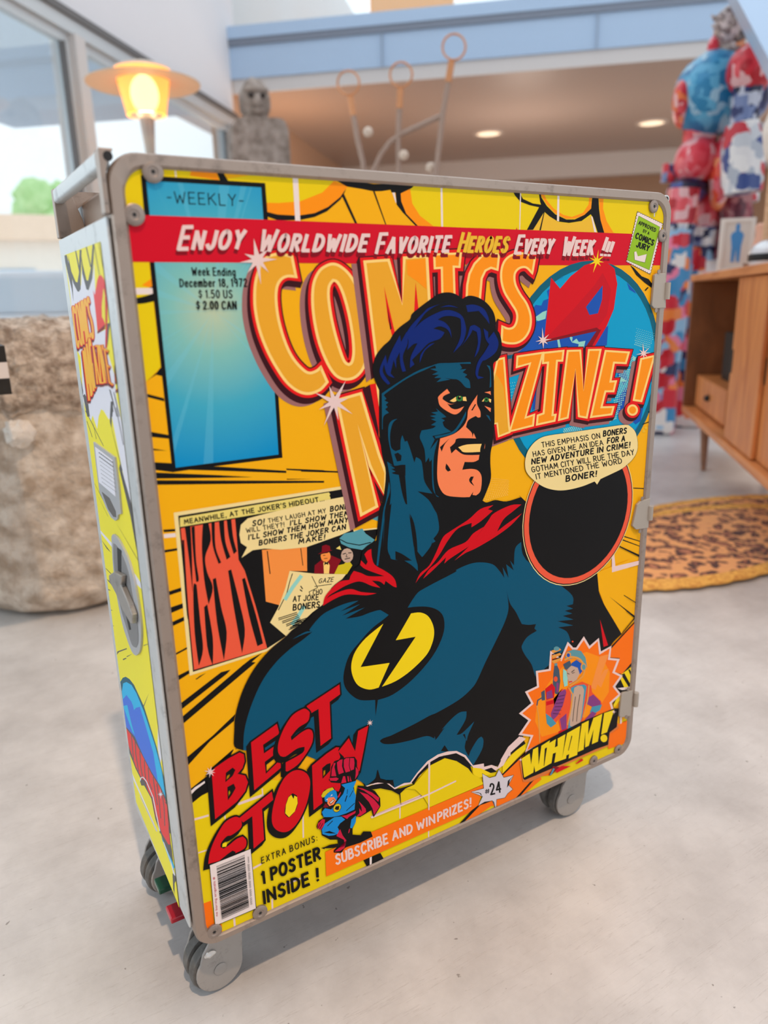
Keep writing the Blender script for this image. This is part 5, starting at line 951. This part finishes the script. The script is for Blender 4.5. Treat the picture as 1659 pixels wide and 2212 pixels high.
# ------------------------------------------------------------------ planter
def planter():
    c = Vector((.16, 1.87, 0)); e = empty('stone_planter', c); tag(e, 'huge rough stone pot with a pebbly rim standing behind the trolley door', 'planter')
    prof = [(.0, .0), (.27, .0), (.31, .02), (.345, .07), (.375, .16), (.40, .3), (.415, .45), (.418, .58), (.41, .68), (.40, .74), (.36, .745), (.0, .745)]
    def dense(pf, n):
        out = []
        for (a, b), (c_, d_) in zip(pf, pf[1:]): out += [(a+(c_-a)*i/n, b+(d_-b)*i/n) for i in range(n)]
        return out+[pf[-1]]
    stone = mat('weathered_stone', (230, 216, 200), .9, var=(178, 158, 138), vscale=18, bump=1.0, bscale=55)
    bm = bmesh.new(); lathe(bm, dense(prof, 6), 96, cap=False)
    for v in bm.verts:
        if v.co.xy.length > .05:
            k = .018*noise.fractal(v.co*6, 1, 2, 4)+.012*noise.noise(v.co*22)
            v.co.xy *= 1+k/max(.1, v.co.xy.length)
    link('pot', bm, stone, e, smooth=True)
    bm = bmesh.new(); lathe(bm, dense([(.36, .66), (.405, .645), (.43, .69), (.44, .78), (.43, .86), (.40, .885), (.30, .89), (.0, .885)], 8), 128, cap=False)
    for v in bm.verts:
        if v.co.xy.length > .05:
            k = .03*abs(noise.noise(v.co*26))+.02*noise.noise(v.co*11); n_ = Vector((v.co.x, v.co.y, 0)).normalized()
            v.co += n_*k+Vector((0, 0, .022*noise.noise(v.co*30+Vector((5, 5, 5)))))
    r = link('rim', bm, mat('pebbly_crust', (220, 200, 180), .95, var=(156, 134, 116), vscale=38, bump=1.0, bscale=90), e, smooth=True); r['label'] = 'pebbly crusted rim'
    bm = bmesh.new(); q = px_dist(42, 935, 2.275)-c; ico(bm, tuple(q), .04, 3, amp=.35, fr=3); link('knob', bm, mat('pale_knob', (236, 226, 214), .9, bump=.6, bscale=60), e, smooth=True)
    bm = bmesh.new(); ico(bm, (-.12, -.375, .42), .02, 3, amp=.4, fr=3); link('knob', bm, stone, e, smooth=True)
planter()
# striped seat reaching in from the left edge
st = empty('striped_bench', (-.217, 1.2, 0)); tag(st, 'black and white striped seat just entering at the left edge before the stone pot', 'bench')
zt_, zb_ = px_dist(4, 742, 2.0).z, px_dist(4, 842, 2.0).z
for k in range(3):
    h_ = (zt_-zb_)/3; bm = bmesh.new(); box(bm, -.5, .195, -.12, .12, zt_-h_*(k+1), zt_-h_*k-.0005); link('seat_slat', bm, mat('stripe_dark' if k % 2 == 0 else 'stripe_pale', (24, 22, 22) if k % 2 == 0 else (226, 216, 210), .5), st)
for a in (-.45, -.2):
    for b in (-.09, .09):
        bm = bmesh.new(); box(bm, a-.02, a+.02, b-.02, b+.02, 0, zb_); link('leg', bm, M_DK, st)
# ------------------------------------------------------------------ standing lamp with disc shade
def frosted():
    m = bpy.data.materials.new('amber_frosted_glass'); m.use_nodes = True; n = m.node_tree.nodes; L = m.node_tree.links; b = n['Principled BSDF']
    b.inputs['Base Color'].default_value = srgb((255, 170, 70)); b.inputs['Roughness'].default_value = .4; b.inputs['Emission Color'].default_value = srgb((255, 184, 97)); b.inputs['Emission Strength'].default_value = .8
    t = n.new('ShaderNodeBsdfTransparent'); t.inputs[0].default_value = (1, .95, .85, 1); mx = n.new('ShaderNodeMixShader'); mx.inputs[0].default_value = .2; o = n['Material Output']; L.new(b.outputs[0], mx.inputs[1]); L.new(t.outputs[0], mx.inputs[2]); L.new(mx.outputs[0], o.inputs[0]); return m
def standing_lamp():
    base = px_dist(322, 300, 5.3); e = empty('floor_lamp', (base.x, base.y, 0)); tag(e, 'tall lamp with glowing amber glass shade under a wide flat disc by the glazing', 'lamp')
    k = 5.3/1602*.96*math.cos(math.radians(0))
    def z(py): return px_dist(322, py, 5.3).z
    zt, zb = z(150), z(250)
    bm = bmesh.new(); lathe(bm, [(.118, zb), (.168, zt)], 40, cap=False); link('glass_shade', bm, frosted(), e, smooth=True)
    bm = bmesh.new(); lathe(bm, [(.165, zt-.07), (.34, zt-.085), (.342, zt-.08), (.165, zt-.055)], 48, cap=False); link('disc_shade', bm, mat('warm_disc', (232, 190, 150), .5), e, smooth=True)
    bm = bmesh.new(); lathe(bm, [(.0, zt+.03), (.1, zt+.025), (.17, zt), (.17, zt-.01)], 40, cap=False); link('cap', bm, mat('cap_cream', (240, 224, 204), .5), e, smooth=True)
    bm = bmesh.new(); ico(bm, (0, 0, (zt+zb)/2-.01), .085, 3, squash=(1, 1, 1.3)); link('bulb', bm, mat('bulb_glow', (255, 240, 200), .3, emit=(255, 232, 190), es=6), e, smooth=True)
    bm = bmesh.new(); lathe(bm, [(.2, 0), (.2, .02), (.03, .04), (.022, zb-.35), (.03, zb-.2), (.045, zb-.02), (.1, zb)], 28); link('stem', bm, mat('lamp_stem', (176, 164, 152), .4, .3), e, smooth=True)
    lamp('lamp_glow', 'POINT', (base.x, base.y, (zt+zb)/2-.2), (base.x, base.y, 0), 5, (1, .72, .4), shadow_soft_size=.1)
standing_lamp()
# ------------------------------------------------------------------ stone bust figure
def bust():
    d = 6.3; b = px_dist(560, 300, d); e = empty('stone_figure', (b.x, b.y, 0), -math.radians(14)); tag(e, 'weathered grey stone figure with blocky torso behind the trolley', 'statue')
    m = mat('grey_stone', (170, 156, 146), .9, var=(126, 112, 102), vscale=14, bump=.7, bscale=40); z = lambda py: px_dist(558, py, d).z
    zs = z(262); bm = bmesh.new(); prism(bm, rrect(-.23, .2, 1.2, zs, .09, 6), lambda x, q: Vector((x, -.14, q)), lambda x, q: Vector((x, .14, q)))
    bmesh.ops.subdivide_edges(bm, edges=bm.edges[:], cuts=2, use_grid_fill=True)
    for v in bm.verts: v.co += Vector((noise.noise(v.co*9), noise.noise(v.co*9+Vector((3, 1, 2))), noise.noise(v.co*8+Vector((7, 1, 2)))))*.018
    link('torso', bm, m, e, smooth=True)
    zh = z(222); bm = bmesh.new(); ico(bm, (-.02, -.02, zh), .135, 4, amp=.12, fr=2.5, squash=(.85, .95, 1.15)); ico(bm, (-.02, -.15, zh-.02), .035, 2, squash=(.8, 1, 1.5)); ico(bm, (-.02, -.12, zh-.08), .06, 2, squash=(1.1, .7, .5)); ico(bm, (-.02, -.1, zh+.06), .09, 3, squash=(1.1, .6, .4)); link('head', bm, m, e, smooth=True)
    for q in (-.065, .025):
        bm = bmesh.new(); ico(bm, (q, -.145, zh+.015), .02, 2); link('eye_hollow', bm, mat('eye_hollow', (52, 44, 40), .9), e)
    bm = bmesh.new(); lathe(bm, [(.085, zs-.03), (.075, zs+.05), (.08, zh-.08)], 20); link('neck', bm, m, e, smooth=True)
    bm = bmesh.new(); box(bm, -.24, .24, -.2, .2, 0, 1.2); link('pedestal', bm, M_WARM, e, bevel=.01)
bust()
# ------------------------------------------------------------------ bent-rod sculpture
def rods():
    d = 4.6; b = px_dist(870, 340, d); e = empty('rod_sculpture', (b.x, b.y, 0)); tag(e, 'thin metal rod sculpture with ringed tips standing behind the trolley', 'sculpture')
    m = mat('rusty_rod', (172, 146, 130), .5, .3); mt = mat('copper_tip', (214, 150, 104), .4, .4); W = lambda px, py, dd=0: px_dist(px, py, d+dd)-Vector((b.x, b.y, 0))
    R_ = .015
    for pts, dd in (([(790, 420), (784, 350), (772, 300), (764, 250)], .1), ([(863, 430), (862, 370), (860, 300), (863, 235)], 0), ([(938, 430), (942, 370), (956, 250), (968, 178)], -.1)):
        q = [W(x, y, dd) for x, y in pts]; base = Vector((q[0].x*.5, q[0].y*.5, .03))
        bm = bmesh.new(); tube(bm, [base]+q, R_, 10); link('rod', bm, m, e, smooth=True)
        bm = bmesh.new(); n = q[-1]; t_ = (q[-1]-q[-2]).normalized(); tube(bm, [n, n+t_*.1], .019, 10); link('tip', bm, mt, e, smooth=True)
        bm = bmesh.new(); c = n+t_*.17; tube(bm, [c+(Vector((CR.x, CR.y, 0))*math.cos(a)+Vector((0, 0, 1))*math.sin(a))*.062 for a in [i*math.pi/8 for i in range(17)]], .006, 6); link('ring', bm, mt, e, smooth=True)
    bm = bmesh.new(); tube(bm, [W(806, 372), W(822, 335), W(842, 308), W(866, 290), W(955, 250, -.08)], R_, 10); link('branch', bm, m, e, smooth=True)
    for (x, y) in ((795, 285), (872, 335), (930, 362)):
        bm = bmesh.new(); ico(bm, tuple(W(x, y, -.05)), .028, 2); link('bead', bm, mat('pale_bead', (222, 200, 180), .4), e, smooth=True)
    bm = bmesh.new(); lathe(bm, [(.3, 0), (.3, .03), (.02, .04)], 32); link('foot', bm, m, e)
rods()
# ------------------------------------------------------------------ sideboard, what stands in and on it
SBO = Vector((3.61, 2.063, 0)); SU = Vector((-.695, -.719, 0)).normalized(); SWv = Vector((.719, -.695, 0)).normalized()
def wood(name, c1, c2, stretch=(1.5, 1.5, 22), rough=.4):
    m = bpy.data.materials.new(name); m.use_nodes = True; n = m.node_tree.nodes; L = m.node_tree.links; b = n['Principled BSDF']; b.inputs['Roughness'].default_value = rough
    tc = n.new('ShaderNodeTexCoord'); mp = n.new('ShaderNodeMapping'); mp.inputs['Scale'].default_value = stretch; L.new(tc.outputs['Object'], mp.inputs[0]); t = n.new('ShaderNodeTexNoise'); t.inputs['Scale'].default_value = 2; t.inputs['Detail'].default_value = 7; t.inputs['Distortion'].default_value = 1.2; L.new(mp.outputs[0], t.inputs['Vector'])
    r = n.new('ShaderNodeValToRGB'); r.color_ramp.elements[0].position = .32; r.color_ramp.elements[0].color = srgb(c1); r.color_ramp.elements[1].position = .66; r.color_ramp.elements[1].color = srgb(c2); L.new(t.outputs['Fac'], r.inputs[0]); L.new(r.outputs[0], b.inputs['Base Color']); return m
def sideboard():
    e = empty('sideboard', SBO, math.atan2(SU.y, SU.x)); tag(e, 'orange teak sideboard on splayed legs beyond the right end of the trolley', 'sideboard')
    # local x runs along the front, local -y runs to the back (rotation leaves +y pointing at the viewer)
    Lr = 2.6; Dp = .44; s = -1 if SWv.dot(Vector((-SU.y, SU.x, 0))) < 0 else 1
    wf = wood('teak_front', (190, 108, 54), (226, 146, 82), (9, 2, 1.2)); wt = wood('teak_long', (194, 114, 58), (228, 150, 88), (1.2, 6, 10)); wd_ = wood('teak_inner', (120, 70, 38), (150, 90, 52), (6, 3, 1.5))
    def part(name, x0, x1, d0, d1, z0, z1, m, bev=.003, par=e):
        bm = bmesh.new(); box(bm, x0, x1, min(s*d0, s*d1), max(s*d0, s*d1), z0, z1); return link(name, bm, m, par, bevel=bev)
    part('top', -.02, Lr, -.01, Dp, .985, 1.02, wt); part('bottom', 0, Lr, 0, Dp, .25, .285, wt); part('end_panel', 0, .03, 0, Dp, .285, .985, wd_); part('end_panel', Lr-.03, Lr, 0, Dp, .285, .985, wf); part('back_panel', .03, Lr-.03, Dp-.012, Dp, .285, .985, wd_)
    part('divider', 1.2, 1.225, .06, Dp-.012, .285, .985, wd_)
    for x0, x1, d in ((1.10, 1.60, .015), (1.58, 2.08, .035), (2.06, 2.57, .015)):
        dr = part('sliding_door', x0, x1, d, d+.018, .29, .98, wf); part('finger_notch', x0+.0, x0+.03, d-.002, d+.001, .58, .68, M_DK, 0, dr)
    dw = part('drawer', .06, .86, .06, .36, .30, .47, wf); bm = bmesh.new(); ico(bm, (.46, s*.05, .385), .018, 2); link('knob', bm, M_DK, dw, smooth=True)
    for x, d in ((.42, .06), (Lr-.2, .06), (.42, Dp-.06), (Lr-.2, Dp-.06)):
        bm = bmesh.new(); ox = .08 if x < 1 else -.08; sx = .07 if x < 1 else -.07
        tube(bm, [(x+sx, s*d, 0), (x, s*d, .25)], [.013, .026], 14); link('leg', bm, wood('leg_teak', (120, 74, 46), (150, 98, 62)), e, smooth=True)
    def inside(name, x0, x1, d0, d1, z0, z1, m, label, cat):
        p = SBO+SU*((x0+x1)/2)+SWv*((d0+d1)/2)+Vector((0, 0, z0)); o = empty(name, p, math.atan2(SU.y, SU.x)); tag(o, label, cat)
        bm = bmesh.new(); box(bm, -(x1-x0)/2, (x1-x0)/2, -(d1-d0)/2, (d1-d0)/2, 0, z1-z0); link('case', bm, m, o, bevel=.006)
        return o
    r = inside('record_player', .30, .72, .14, .4, .4705, .72, M_DK, 'black box on the small drawer inside the open sideboard bay', 'box'); bm = bmesh.new(); box(bm, -.1, .1, .13, .134, .04, .15); link('grille', bm, mat('grille', (40, 40, 42), .6), r)
    r2 = inside('loudspeaker', .90, 1.08, .08, .30, .2855, .80, M_DK, 'tall black loudspeaker beside the sliding door inside the sideboard', 'loudspeaker'); bm = bmesh.new(); lathe(bm, [(.06, 0), (.055, .006), (.02, -.002)], 20, Matrix.Translation((0, .111*s*-1 if s > 0 else .111, .36)) @ Matrix.Rotation(math.pi/2, 4, 'X'), cap=False); link('cone', bm, mat('cone_grey', (60, 60, 62), .5), r2)
    # white framed picture leaning on top
    p = SBO+SU*.5+SWv*.11+Vector((0, 0, 1.0205)); fp = empty('picture_frame', p, math.atan2(CAM.x-p.x, p.y-CAM.y)+.2); tag(fp, 'small white framed picture with a blue drawn figure on the sideboard', 'picture')
    bm = bmesh.new(); fw, fh = .078, .25
    for a in ((-fw, -fw+.018, 0, fh), (fw-.018, fw, 0, fh), (-fw+.018, fw-.018, 0, .018), (-fw+.018, fw-.018, fh-.018, fh)): box(bm, a[0], a[1], -.012, .012, a[2], a[3])
    link('frame', bm, mat('white_frame', (236, 228, 218), .5), fp); bm = bmesh.new(); box(bm, -fw+.018, fw-.018, -.004, .004, .018, fh-.018); link('mount', bm, mat('mount_paper', (228, 220, 210), .7), fp)
    sg = -1
    bm = bmesh.new(); yy = .0045*sg
    fig = [(-.02, .045), (-.006, .045), (0, .11), (.006, .045), (.02, .045), (.022, .12), (.03, .17), (.02, .185), (.008, .19), (.01, .215), (0, .228), (-.01, .215), (-.008, .19), (-.02, .185), (-.03, .17), (-.022, .12)]
    prism(bm, fig, lambda x, z: Vector((x, yy, z)), lambda x, z: Vector((x, yy*1.3, z))); link('drawn_figure', bm, mat('figure_blue', (74, 150, 214), .6), fp)
    # pale carving on a wooden post
    q = px_dist(1652, 560, 3.95); ps = empty('mask_stand', (q.x, q.y, 1.0205), .3); tag(ps, 'white carved mask on a slim wooden post at the right edge', 'mask')
    zz = lambda py: px_dist(1650, py, 3.95).z-1.0205
    bm = bmesh.new(); box(bm, -.07, .07, -.07, .07, 0, .025); link('base', bm, wood('post_base', (130, 84, 54), (160, 110, 74)), ps)
    bm = bmesh.new(); tube(bm, [(0, 0, .025), (.02, .01, zz(350))], .02, 10); link('post', bm, wood('post_wood', (206, 158, 116), (226, 180, 138)), ps, smooth=True)
    bm = bmesh.new(); ico(bm, (-.02, -.02, zz(290)), .14, 4, amp=.15, fr=2, squash=(.68, .5, 1.02)); ico(bm, (-.02, -.08, zz(300)), .05, 3, squash=(.6, .8, 1.4)); link('mask', bm, mat('bone_white', (238, 226, 212), .7), ps, smooth=True)
    q = px_dist(1658, 572, 3.75); bw = empty('helmet', (q.x, q.y, 1.0205)); tag(bw, 'silvery white rounded helmet with dark band on the sideboard edge', 'helmet')
    bm = bmesh.new(); lathe(bm, [(.07, .0), (.078, .025), (.078, .06), (.062, .09), (.035, .108), (.0001, .114)], 32, cap=False); link('shell', bm, mat('silver_white', (228, 228, 230), .25, .3), bw, smooth=True)
    bm = bmesh.new(); lathe(bm, [(.0785, .026), (.0805, .03), (.0805, .052), (.0785, .056)], 32, cap=False); link('band', bm, M_DK, bw, smooth=True)
    q = px_dist(1656, 520, 4.15); vs = empty('small_vase', (q.x, q.y, 1.0205)); tag(vs, 'small salmon coloured vase behind the silver helmet', 'vase'); bm = bmesh.new(); lathe(bm, [(.04, 0), (.05, .02), (.06, .1), (.05, .16), (.055, .2), (.045, .21)], 24); link('body', bm, mat('salmon_clay', (236, 178, 150), .5), vs, smooth=True)
sideboard()
# ------------------------------------------------------------------ rugs
def leopard():
    m = bpy.data.materials.new('leopard_pile'); m.use_nodes = True; n = m.node_tree.nodes; L = m.node_tree.links; b = n['Principled BSDF']; b.inputs['Roughness'].default_value = .95
    tc = n.new('ShaderNodeTexCoord'); v = n.new('ShaderNodeTexVoronoi'); v.inputs['Scale'].default_value = 21; nz = n.new('ShaderNodeTexNoise'); nz.inputs['Scale'].default_value = 9; nz.inputs['Detail'].default_value = 3
    ad = n.new('ShaderNodeMixRGB'); ad.blend_type = 'ADD'; ad.inputs[0].default_value = .14; L.new(tc.outputs['Object'], nz.inputs['Vector']); L.new(tc.outputs['Object'], ad.inputs[1]); L.new(nz.outputs['Color'], ad.inputs[2]); L.new(ad.outputs[0], v.inputs['Vector'])
    r = n.new('ShaderNodeValToRGB'); r.color_ramp.interpolation = 'LINEAR'; e = r.color_ramp.elements; e[0].position = 0; e[0].color = srgb((214, 150, 112)); e[1].position = 1; e[1].color = srgb((236, 172, 108))
    for p_, c in ((.24, (176, 108, 80)), (.33, (84, 58, 56)), (.47, (96, 66, 58)), (.56, (232, 164, 110))):
        q = e.new(p_); q.color = srgb(c)
    L.new(v.outputs['Distance'], r.inputs[0]); L.new(r.outputs[0], b.inputs['Base Color']); return m
M_LEO = leopard(); M_FRG = mat('fringe', (242, 186, 92), .95, var=(206, 140, 66), vscale=60)
def rug(c, rx, ry, rot, z, label, name='leopard_rug', th=1.0):
    e = empty(name, (c[0], c[1], z), rot); tag(e, label, 'rug', None); n = 120
    def rad(t, k): return 1+.006*math.sin(3*t+1)+.006*math.sin(5*t)
    bm = bmesh.new(); top = [bm.verts.new((rx*.86*rad(t, 0)*math.cos(t), ry*.86*rad(t, 0)*math.sin(t), .016*th)) for t in [2*math.pi*i/n for i in range(n)]]; bm.faces.new(top)
    link('pile', bm, M_LEO, e)
    bm = bmesh.new(); rows = []
    for f, zz in ((.85, .016), (.9, .024), (.96, .022), (1.0, .01), (1.0, .001)):
        rows.append([bm.verts.new((rx*f*rad(t, 0)*(1+(.012*math.sin(i*2.1) if f > .9 else 0))*math.cos(t), ry*f*rad(t, 0)*(1+(.012*math.sin(i*2.1) if f > .9 else 0))*math.sin(t), (zz+(.004*math.sin(i*1.9) if .88 < f < .99 else 0))*th)) for i, t in enumerate([2*math.pi*i/n for i in range(n)])])
    for a, b in zip(rows, rows[1:]):
        for i in range(n): bm.faces.new((a[i], a[(i+1) % n], b[(i+1) % n], b[i]))
    fr_ = link('fringe', bm, M_FRG, e, smooth=True); fr_['label'] = 'golden yellow fringe'
rug((2.4787, .9946), .713, .35, .0, .0, 'leopard print rug mostly covered by the one before it', th=.3)
rug((2.2287, .8946), .713, .35, .0, .0092, 'oval leopard print rug with golden fringe nearest the trolley end', th=.8)
# ------------------------------------------------------------------ tall patchwork statue
def patch(name, cols, scale, rough=.35):
    m = bpy.data.materials.new(name); m.use_nodes = True; n = m.node_tree.nodes; L = m.node_tree.links; b = n['Principled BSDF']; b.inputs['Roughness'].default_value = rough
    tc = n.new('ShaderNodeTexCoord'); v = n.new('ShaderNodeTexVoronoi'); v.distance = 'CHEBYCHEV'; v.inputs['Scale'].default_value = scale*2.2; L.new(tc.outputs['Object'], v.inputs['Vector'])
    sp_ = n.new('ShaderNodeSeparateColor'); L.new(v.outputs['Color'], sp_.inputs[0]); r = n.new('ShaderNodeValToRGB'); r.color_ramp.interpolation = 'CONSTANT'; e = r.color_ramp.elements
    e[0].position = 0; e[0].color = srgb(cols[0]); e[1].position = 1/len(cols); e[1].color = srgb(cols[1])
    for i in range(2, len(cols)):
        q = e.new(i/len(cols)); q.color = srgb(cols[i])
    L.new(sp_.outputs[0], r.inputs[0]); L.new(r.outputs[0], b.inputs['Base Color']); return m
def statue():
    d = 5.6; g = px_dist(1535, 640, d); rx = Vector((math.cos(-YAW-.42), math.sin(-YAW-.42), 0)); e = empty('patchwork_statue', (g.x, g.y, 0), math.atan2(rx.y, rx.x)); tag(e, 'towering statue clad in colourful printed tin patches behind the sideboard', 'statue')
    k = d*math.cos(.42)**2/1602.0; kz = d*math.cos(.42)/1602.0
    def X(px): return (px-1547)*k
    def Z(px, py): return px_dist(px, py, d).z
    def T(px, py, y=0): return Vector((X(px)+ (0), y, Z(px, py)))
    red = [(214, 40, 56), (236, 88, 96), (190, 26, 40), (240, 190, 190), (226, 60, 70)]; blue = [(60, 150, 196), (96, 178, 214), (24, 118, 168), (160, 200, 220), (40, 134, 180)]; navy = [(40, 52, 104), (120, 136, 178), (28, 34, 66), (196, 200, 214)]; mix = [(214, 44, 60), (62, 140, 190), (236, 226, 220), (244, 132, 60), (40, 44, 90), (240, 130, 160), (150, 190, 220), (200, 30, 44)]
    pink = [(244, 120, 130), (236, 70, 84), (250, 190, 190), (228, 50, 66)]; wht = [(232, 228, 226), (206, 208, 212), (240, 236, 232), (180, 186, 196)]; gry = [(176, 160, 150), (208, 190, 184), (140, 120, 116), (226, 206, 200)]; ora = [(244, 120, 60), (240, 90, 60), (250, 160, 110)]
    def blob(nm, px, py, wx, hz, dy, cols, sc=7, y=0, amp=.06, **kw):
        bm = bmesh.new(); ico(bm, (0, 0, 0), 1, 3, amp=amp, fr=2)
        for v in bm.verts: v.co = Vector((v.co.x*wx*k/2, v.co.y*dy, v.co.z*hz*kz/2*1.03))+T(px, py, y)
        return link(nm, bm, patch('patch_'+nm, cols, sc), e, smooth=True)
    def limb(nm, pts, rs, cols, sc=8, y=0):
        bm = bmesh.new(); tube(bm, [T(a, b, y) for a, b in pts], [r*k for r in rs], 14); return link(nm, bm, patch('patch_'+nm, cols, sc), e, smooth=True)
    blob('chest', 1515, 208, 165, 150, .27, blue, 8); blob('chest_front', 1458, 225, 50, 90, .24, red+ora, 9); limb('collar', [(1445, 190), (1500, 140), (1570, 108)], [14, 16, 20], gry+ora, 10); blob('back', 1595, 185, 80, 130, .26, navy, 8)
    blob('shoulder', 1583, 178, 92, 88, .2, red, 9, y=-.22); blob('shoulder', 1560, 178, 80, 84, .2, red, 9, y=.25)
    limb('neck', [(1540, 120), (1532, 80)], [22, 20], gry); h = blob('head', 1535, 62, 62, 66, .11, gry, 16); blob('jaw', 1508, 110, 26, 44, .07, pink, 14)
    limb('crest', [(1548, 95), (1568, 50), (1574, 8), (1576, -12)], [20, 13, 9, 3], [(60, 50, 50), (150, 130, 120), (96, 80, 76)], 16)
    for s in (-1, 1): limb('horn', [(1520, 50), (1506, 56), (1500, 48)], [8, 5, 2], gry, 20, y=.09*s)
    limb('waist', [(1500, 255), (1495, 320)], [42, 34], red, 12)
    for s in (-1, 1):
        limb('upper_arm', [(1582, 200), (1580, 295)], [30, 26], navy, 9, y=.27*s); limb('gauntlet', [(1578, 290), (1584, 340), (1590, 430)], [32, 44, 40], wht+[(60, 80, 140), (206, 60, 70)], 6, y=.29*s)
    limb('fin', [(1622, 290), (1610, 430)], [9, 6], wht, 8, y=-.3)
    blob('hip', 1495, 350, 100, 92, .24, pink, 9); blob('hip_side', 1545, 375, 50, 140, .2, ora+pink, 8); limb('belt_pouch', [(1440, 355), (1436, 395)], [18, 16], navy+red, 10)
    blob('skirt', 1480, 412, 90, 50, .22, [(40, 44, 84), (60, 80, 150), (28, 30, 60)], 8)
    for s, px in ((-1, 1470), (1, 1525)):
        limb('thigh', [(px+5, 415), (px, 500)], [34, 30], pink+red, 7, y=.16*s); limb('shin', [(px, 500), (px-6, 560), (px-12, 700), (px-20, 830)], [32, 40, 46, 44], mix, 6, y=.17*s)
        limb('knee', [(px-3, 488), (px-6, 530)], [40, 36], wht+navy, 9, y=.15*s)
        bm = bmesh.new(); b0 = T(px-22, 830, .17*s); box(bm, b0.x-.22, b0.x+.14, b0.y-.12, b0.y+.12, 0, max(.1, b0.z+.02)); link('boot', bm, patch('patch_boot', mix, 5), e, bevel=.03)
    limb('cape', [(1580, 420), (1585, 500), (1580, 560)], [34, 40, 36], [(120, 40, 56), (150, 70, 80), (90, 30, 44), (170, 110, 110)], 9, y=.1)
statue()
# ------------------------------------------------------------------ outside the glazing
M_ASPH = mat('pale_paving', (234, 236, 240), .8); bm = bmesh.new(); box(bm, -60, -2.76, -30, 60, -.2, -.06, RM); struct(link('ground_outside', bm, M_ASPH))
def house(label, px, dist, wpx, zt, roof, wc, rc, name='house'):
    p = px_dist(px, 600, dist); e = empty(name, (p.x, p.y, -.06), -math.atan2(p.x-CAM.x, p.y-CAM.y)); tag(e, label, 'house'); w = wpx*dist/1602/2
    bm = bmesh.new(); box(bm, -w, w, 0, 6, 0, zt); link('walls', bm, mat('render_'+str(px), wc, .8), e)
    bm = bmesh.new(); pr_ = [(-w-.3, zt), (w+.3, zt), (w*.8, zt+roof), (-w*.8, zt+roof)]; prism(bm, pr_, lambda x, z: Vector((x, -.4, z)), lambda x, z: Vector((x, 6.4, z))); link('roof', bm, mat('roof_'+str(px), rc, .8), e)
    n = 3
    for i in range(n):
        x = -w*.7+i*w*.7; bm = bmesh.new(); box(bm, x-.5, x+.5, -.06, .02, .9, zt-.8); link('window', bm, mat('pane_'+str(px), (176, 196, 214), .2), e)
house('pale house with orange tiled roof seen through the left glazing', 40, 26, 330, 3.0, .7, (252, 240, 226), (252, 222, 196)); house('pale block far outside the right glazing bay', 470, 34, 160, 5.5, .3, (224, 232, 240), (206, 222, 240))
def car(label, px, dist, c, ln=4.2):
    p = px_dist(px, 650, dist); e = empty('parked_car', (p.x, p.y, -.06), -math.atan2(p.x-CAM.x, p.y-CAM.y)+.12); tag(e, label, 'car'); m = mat('paint_'+str(px), c, .25, coat=.5); h = ln/2
    bp_ = [(-h, .3), (h, .3), (h, .62), (h-.15, .82), (h-1.1, .92), (-h+.7, .95), (-h+.05, .85), (-h, .6)]
    bm = bmesh.new(); prism(bm, bp_, lambda x, z: Vector((x, -.85, z)), lambda x, z: Vector((x, .85, z))); link('body', bm, m, e, bevel=.06)
    bm = bmesh.new(); prism(bm, [(-h+.6, .92), (h-1.2, .9), (h-1.9, 1.42), (-h+1.0, 1.42)], lambda x, z: Vector((x, -.72, z)), lambda x, z: Vector((x, .72, z))); cb = link('cabin', bm, m, e, bevel=.08)
    bm = bmesh.new(); prism(bm, [(-h+.85, .96), (h-1.45, .95), (h-1.98, 1.34), (-h+1.1, 1.34)], lambda x, z: Vector((x, -.735, z)), lambda x, z: Vector((x, .735, z))); link('side_glass', bm, mat('car_glass', (226, 236, 246), .2), e)
    for x in (-h+.75, h-.8):
        for y in (-.8, .8):
            bm = bmesh.new(); lathe(bm, [(.32, -.1), (.32, .1)], 24, Matrix.Translation((x, y, .32)) @ Matrix.Rotation(math.pi/2, 4, 'X')); w_ = link('wheel', bm, mat('tyre', (130, 134, 144), .8), e)
car('pale blue car parked outside the left glazing', 110, 14.5, (236, 246, 253)); car('grey car parked nearer the left glazing', 150, 10.5, (244, 245, 250))
def tree(label, px, py, dist, r):
    p = px_dist(px, py, dist); e = empty('leafy_tree', (p.x, p.y, -.06)); tag(e, label, 'tree'); z = p.z+.06
    bm = bmesh.new(); tube(bm, [(0, 0, 0), (.05, 0, z)], [.2, .1], 10); link('trunk', bm, mat('bark', (120, 100, 84), .9), e)
    bm = bmesh.new(); rnd = random.Random(3)
    for i in range(9): ico(bm, ((rnd.random()-.5)*r*1.8, (rnd.random()-.5)*r, z+(rnd.random()-.3)*r*.7), r*(.45+.25*rnd.random()), 2, amp=.4, fr=3)
    link('crown', bm, mat('leaf_green', (196, 230, 168), .8, var=(168, 212, 140), vscale=4), e)
tree('green tree rising behind the orange roofed house', 105, 462, 36, 1.3)
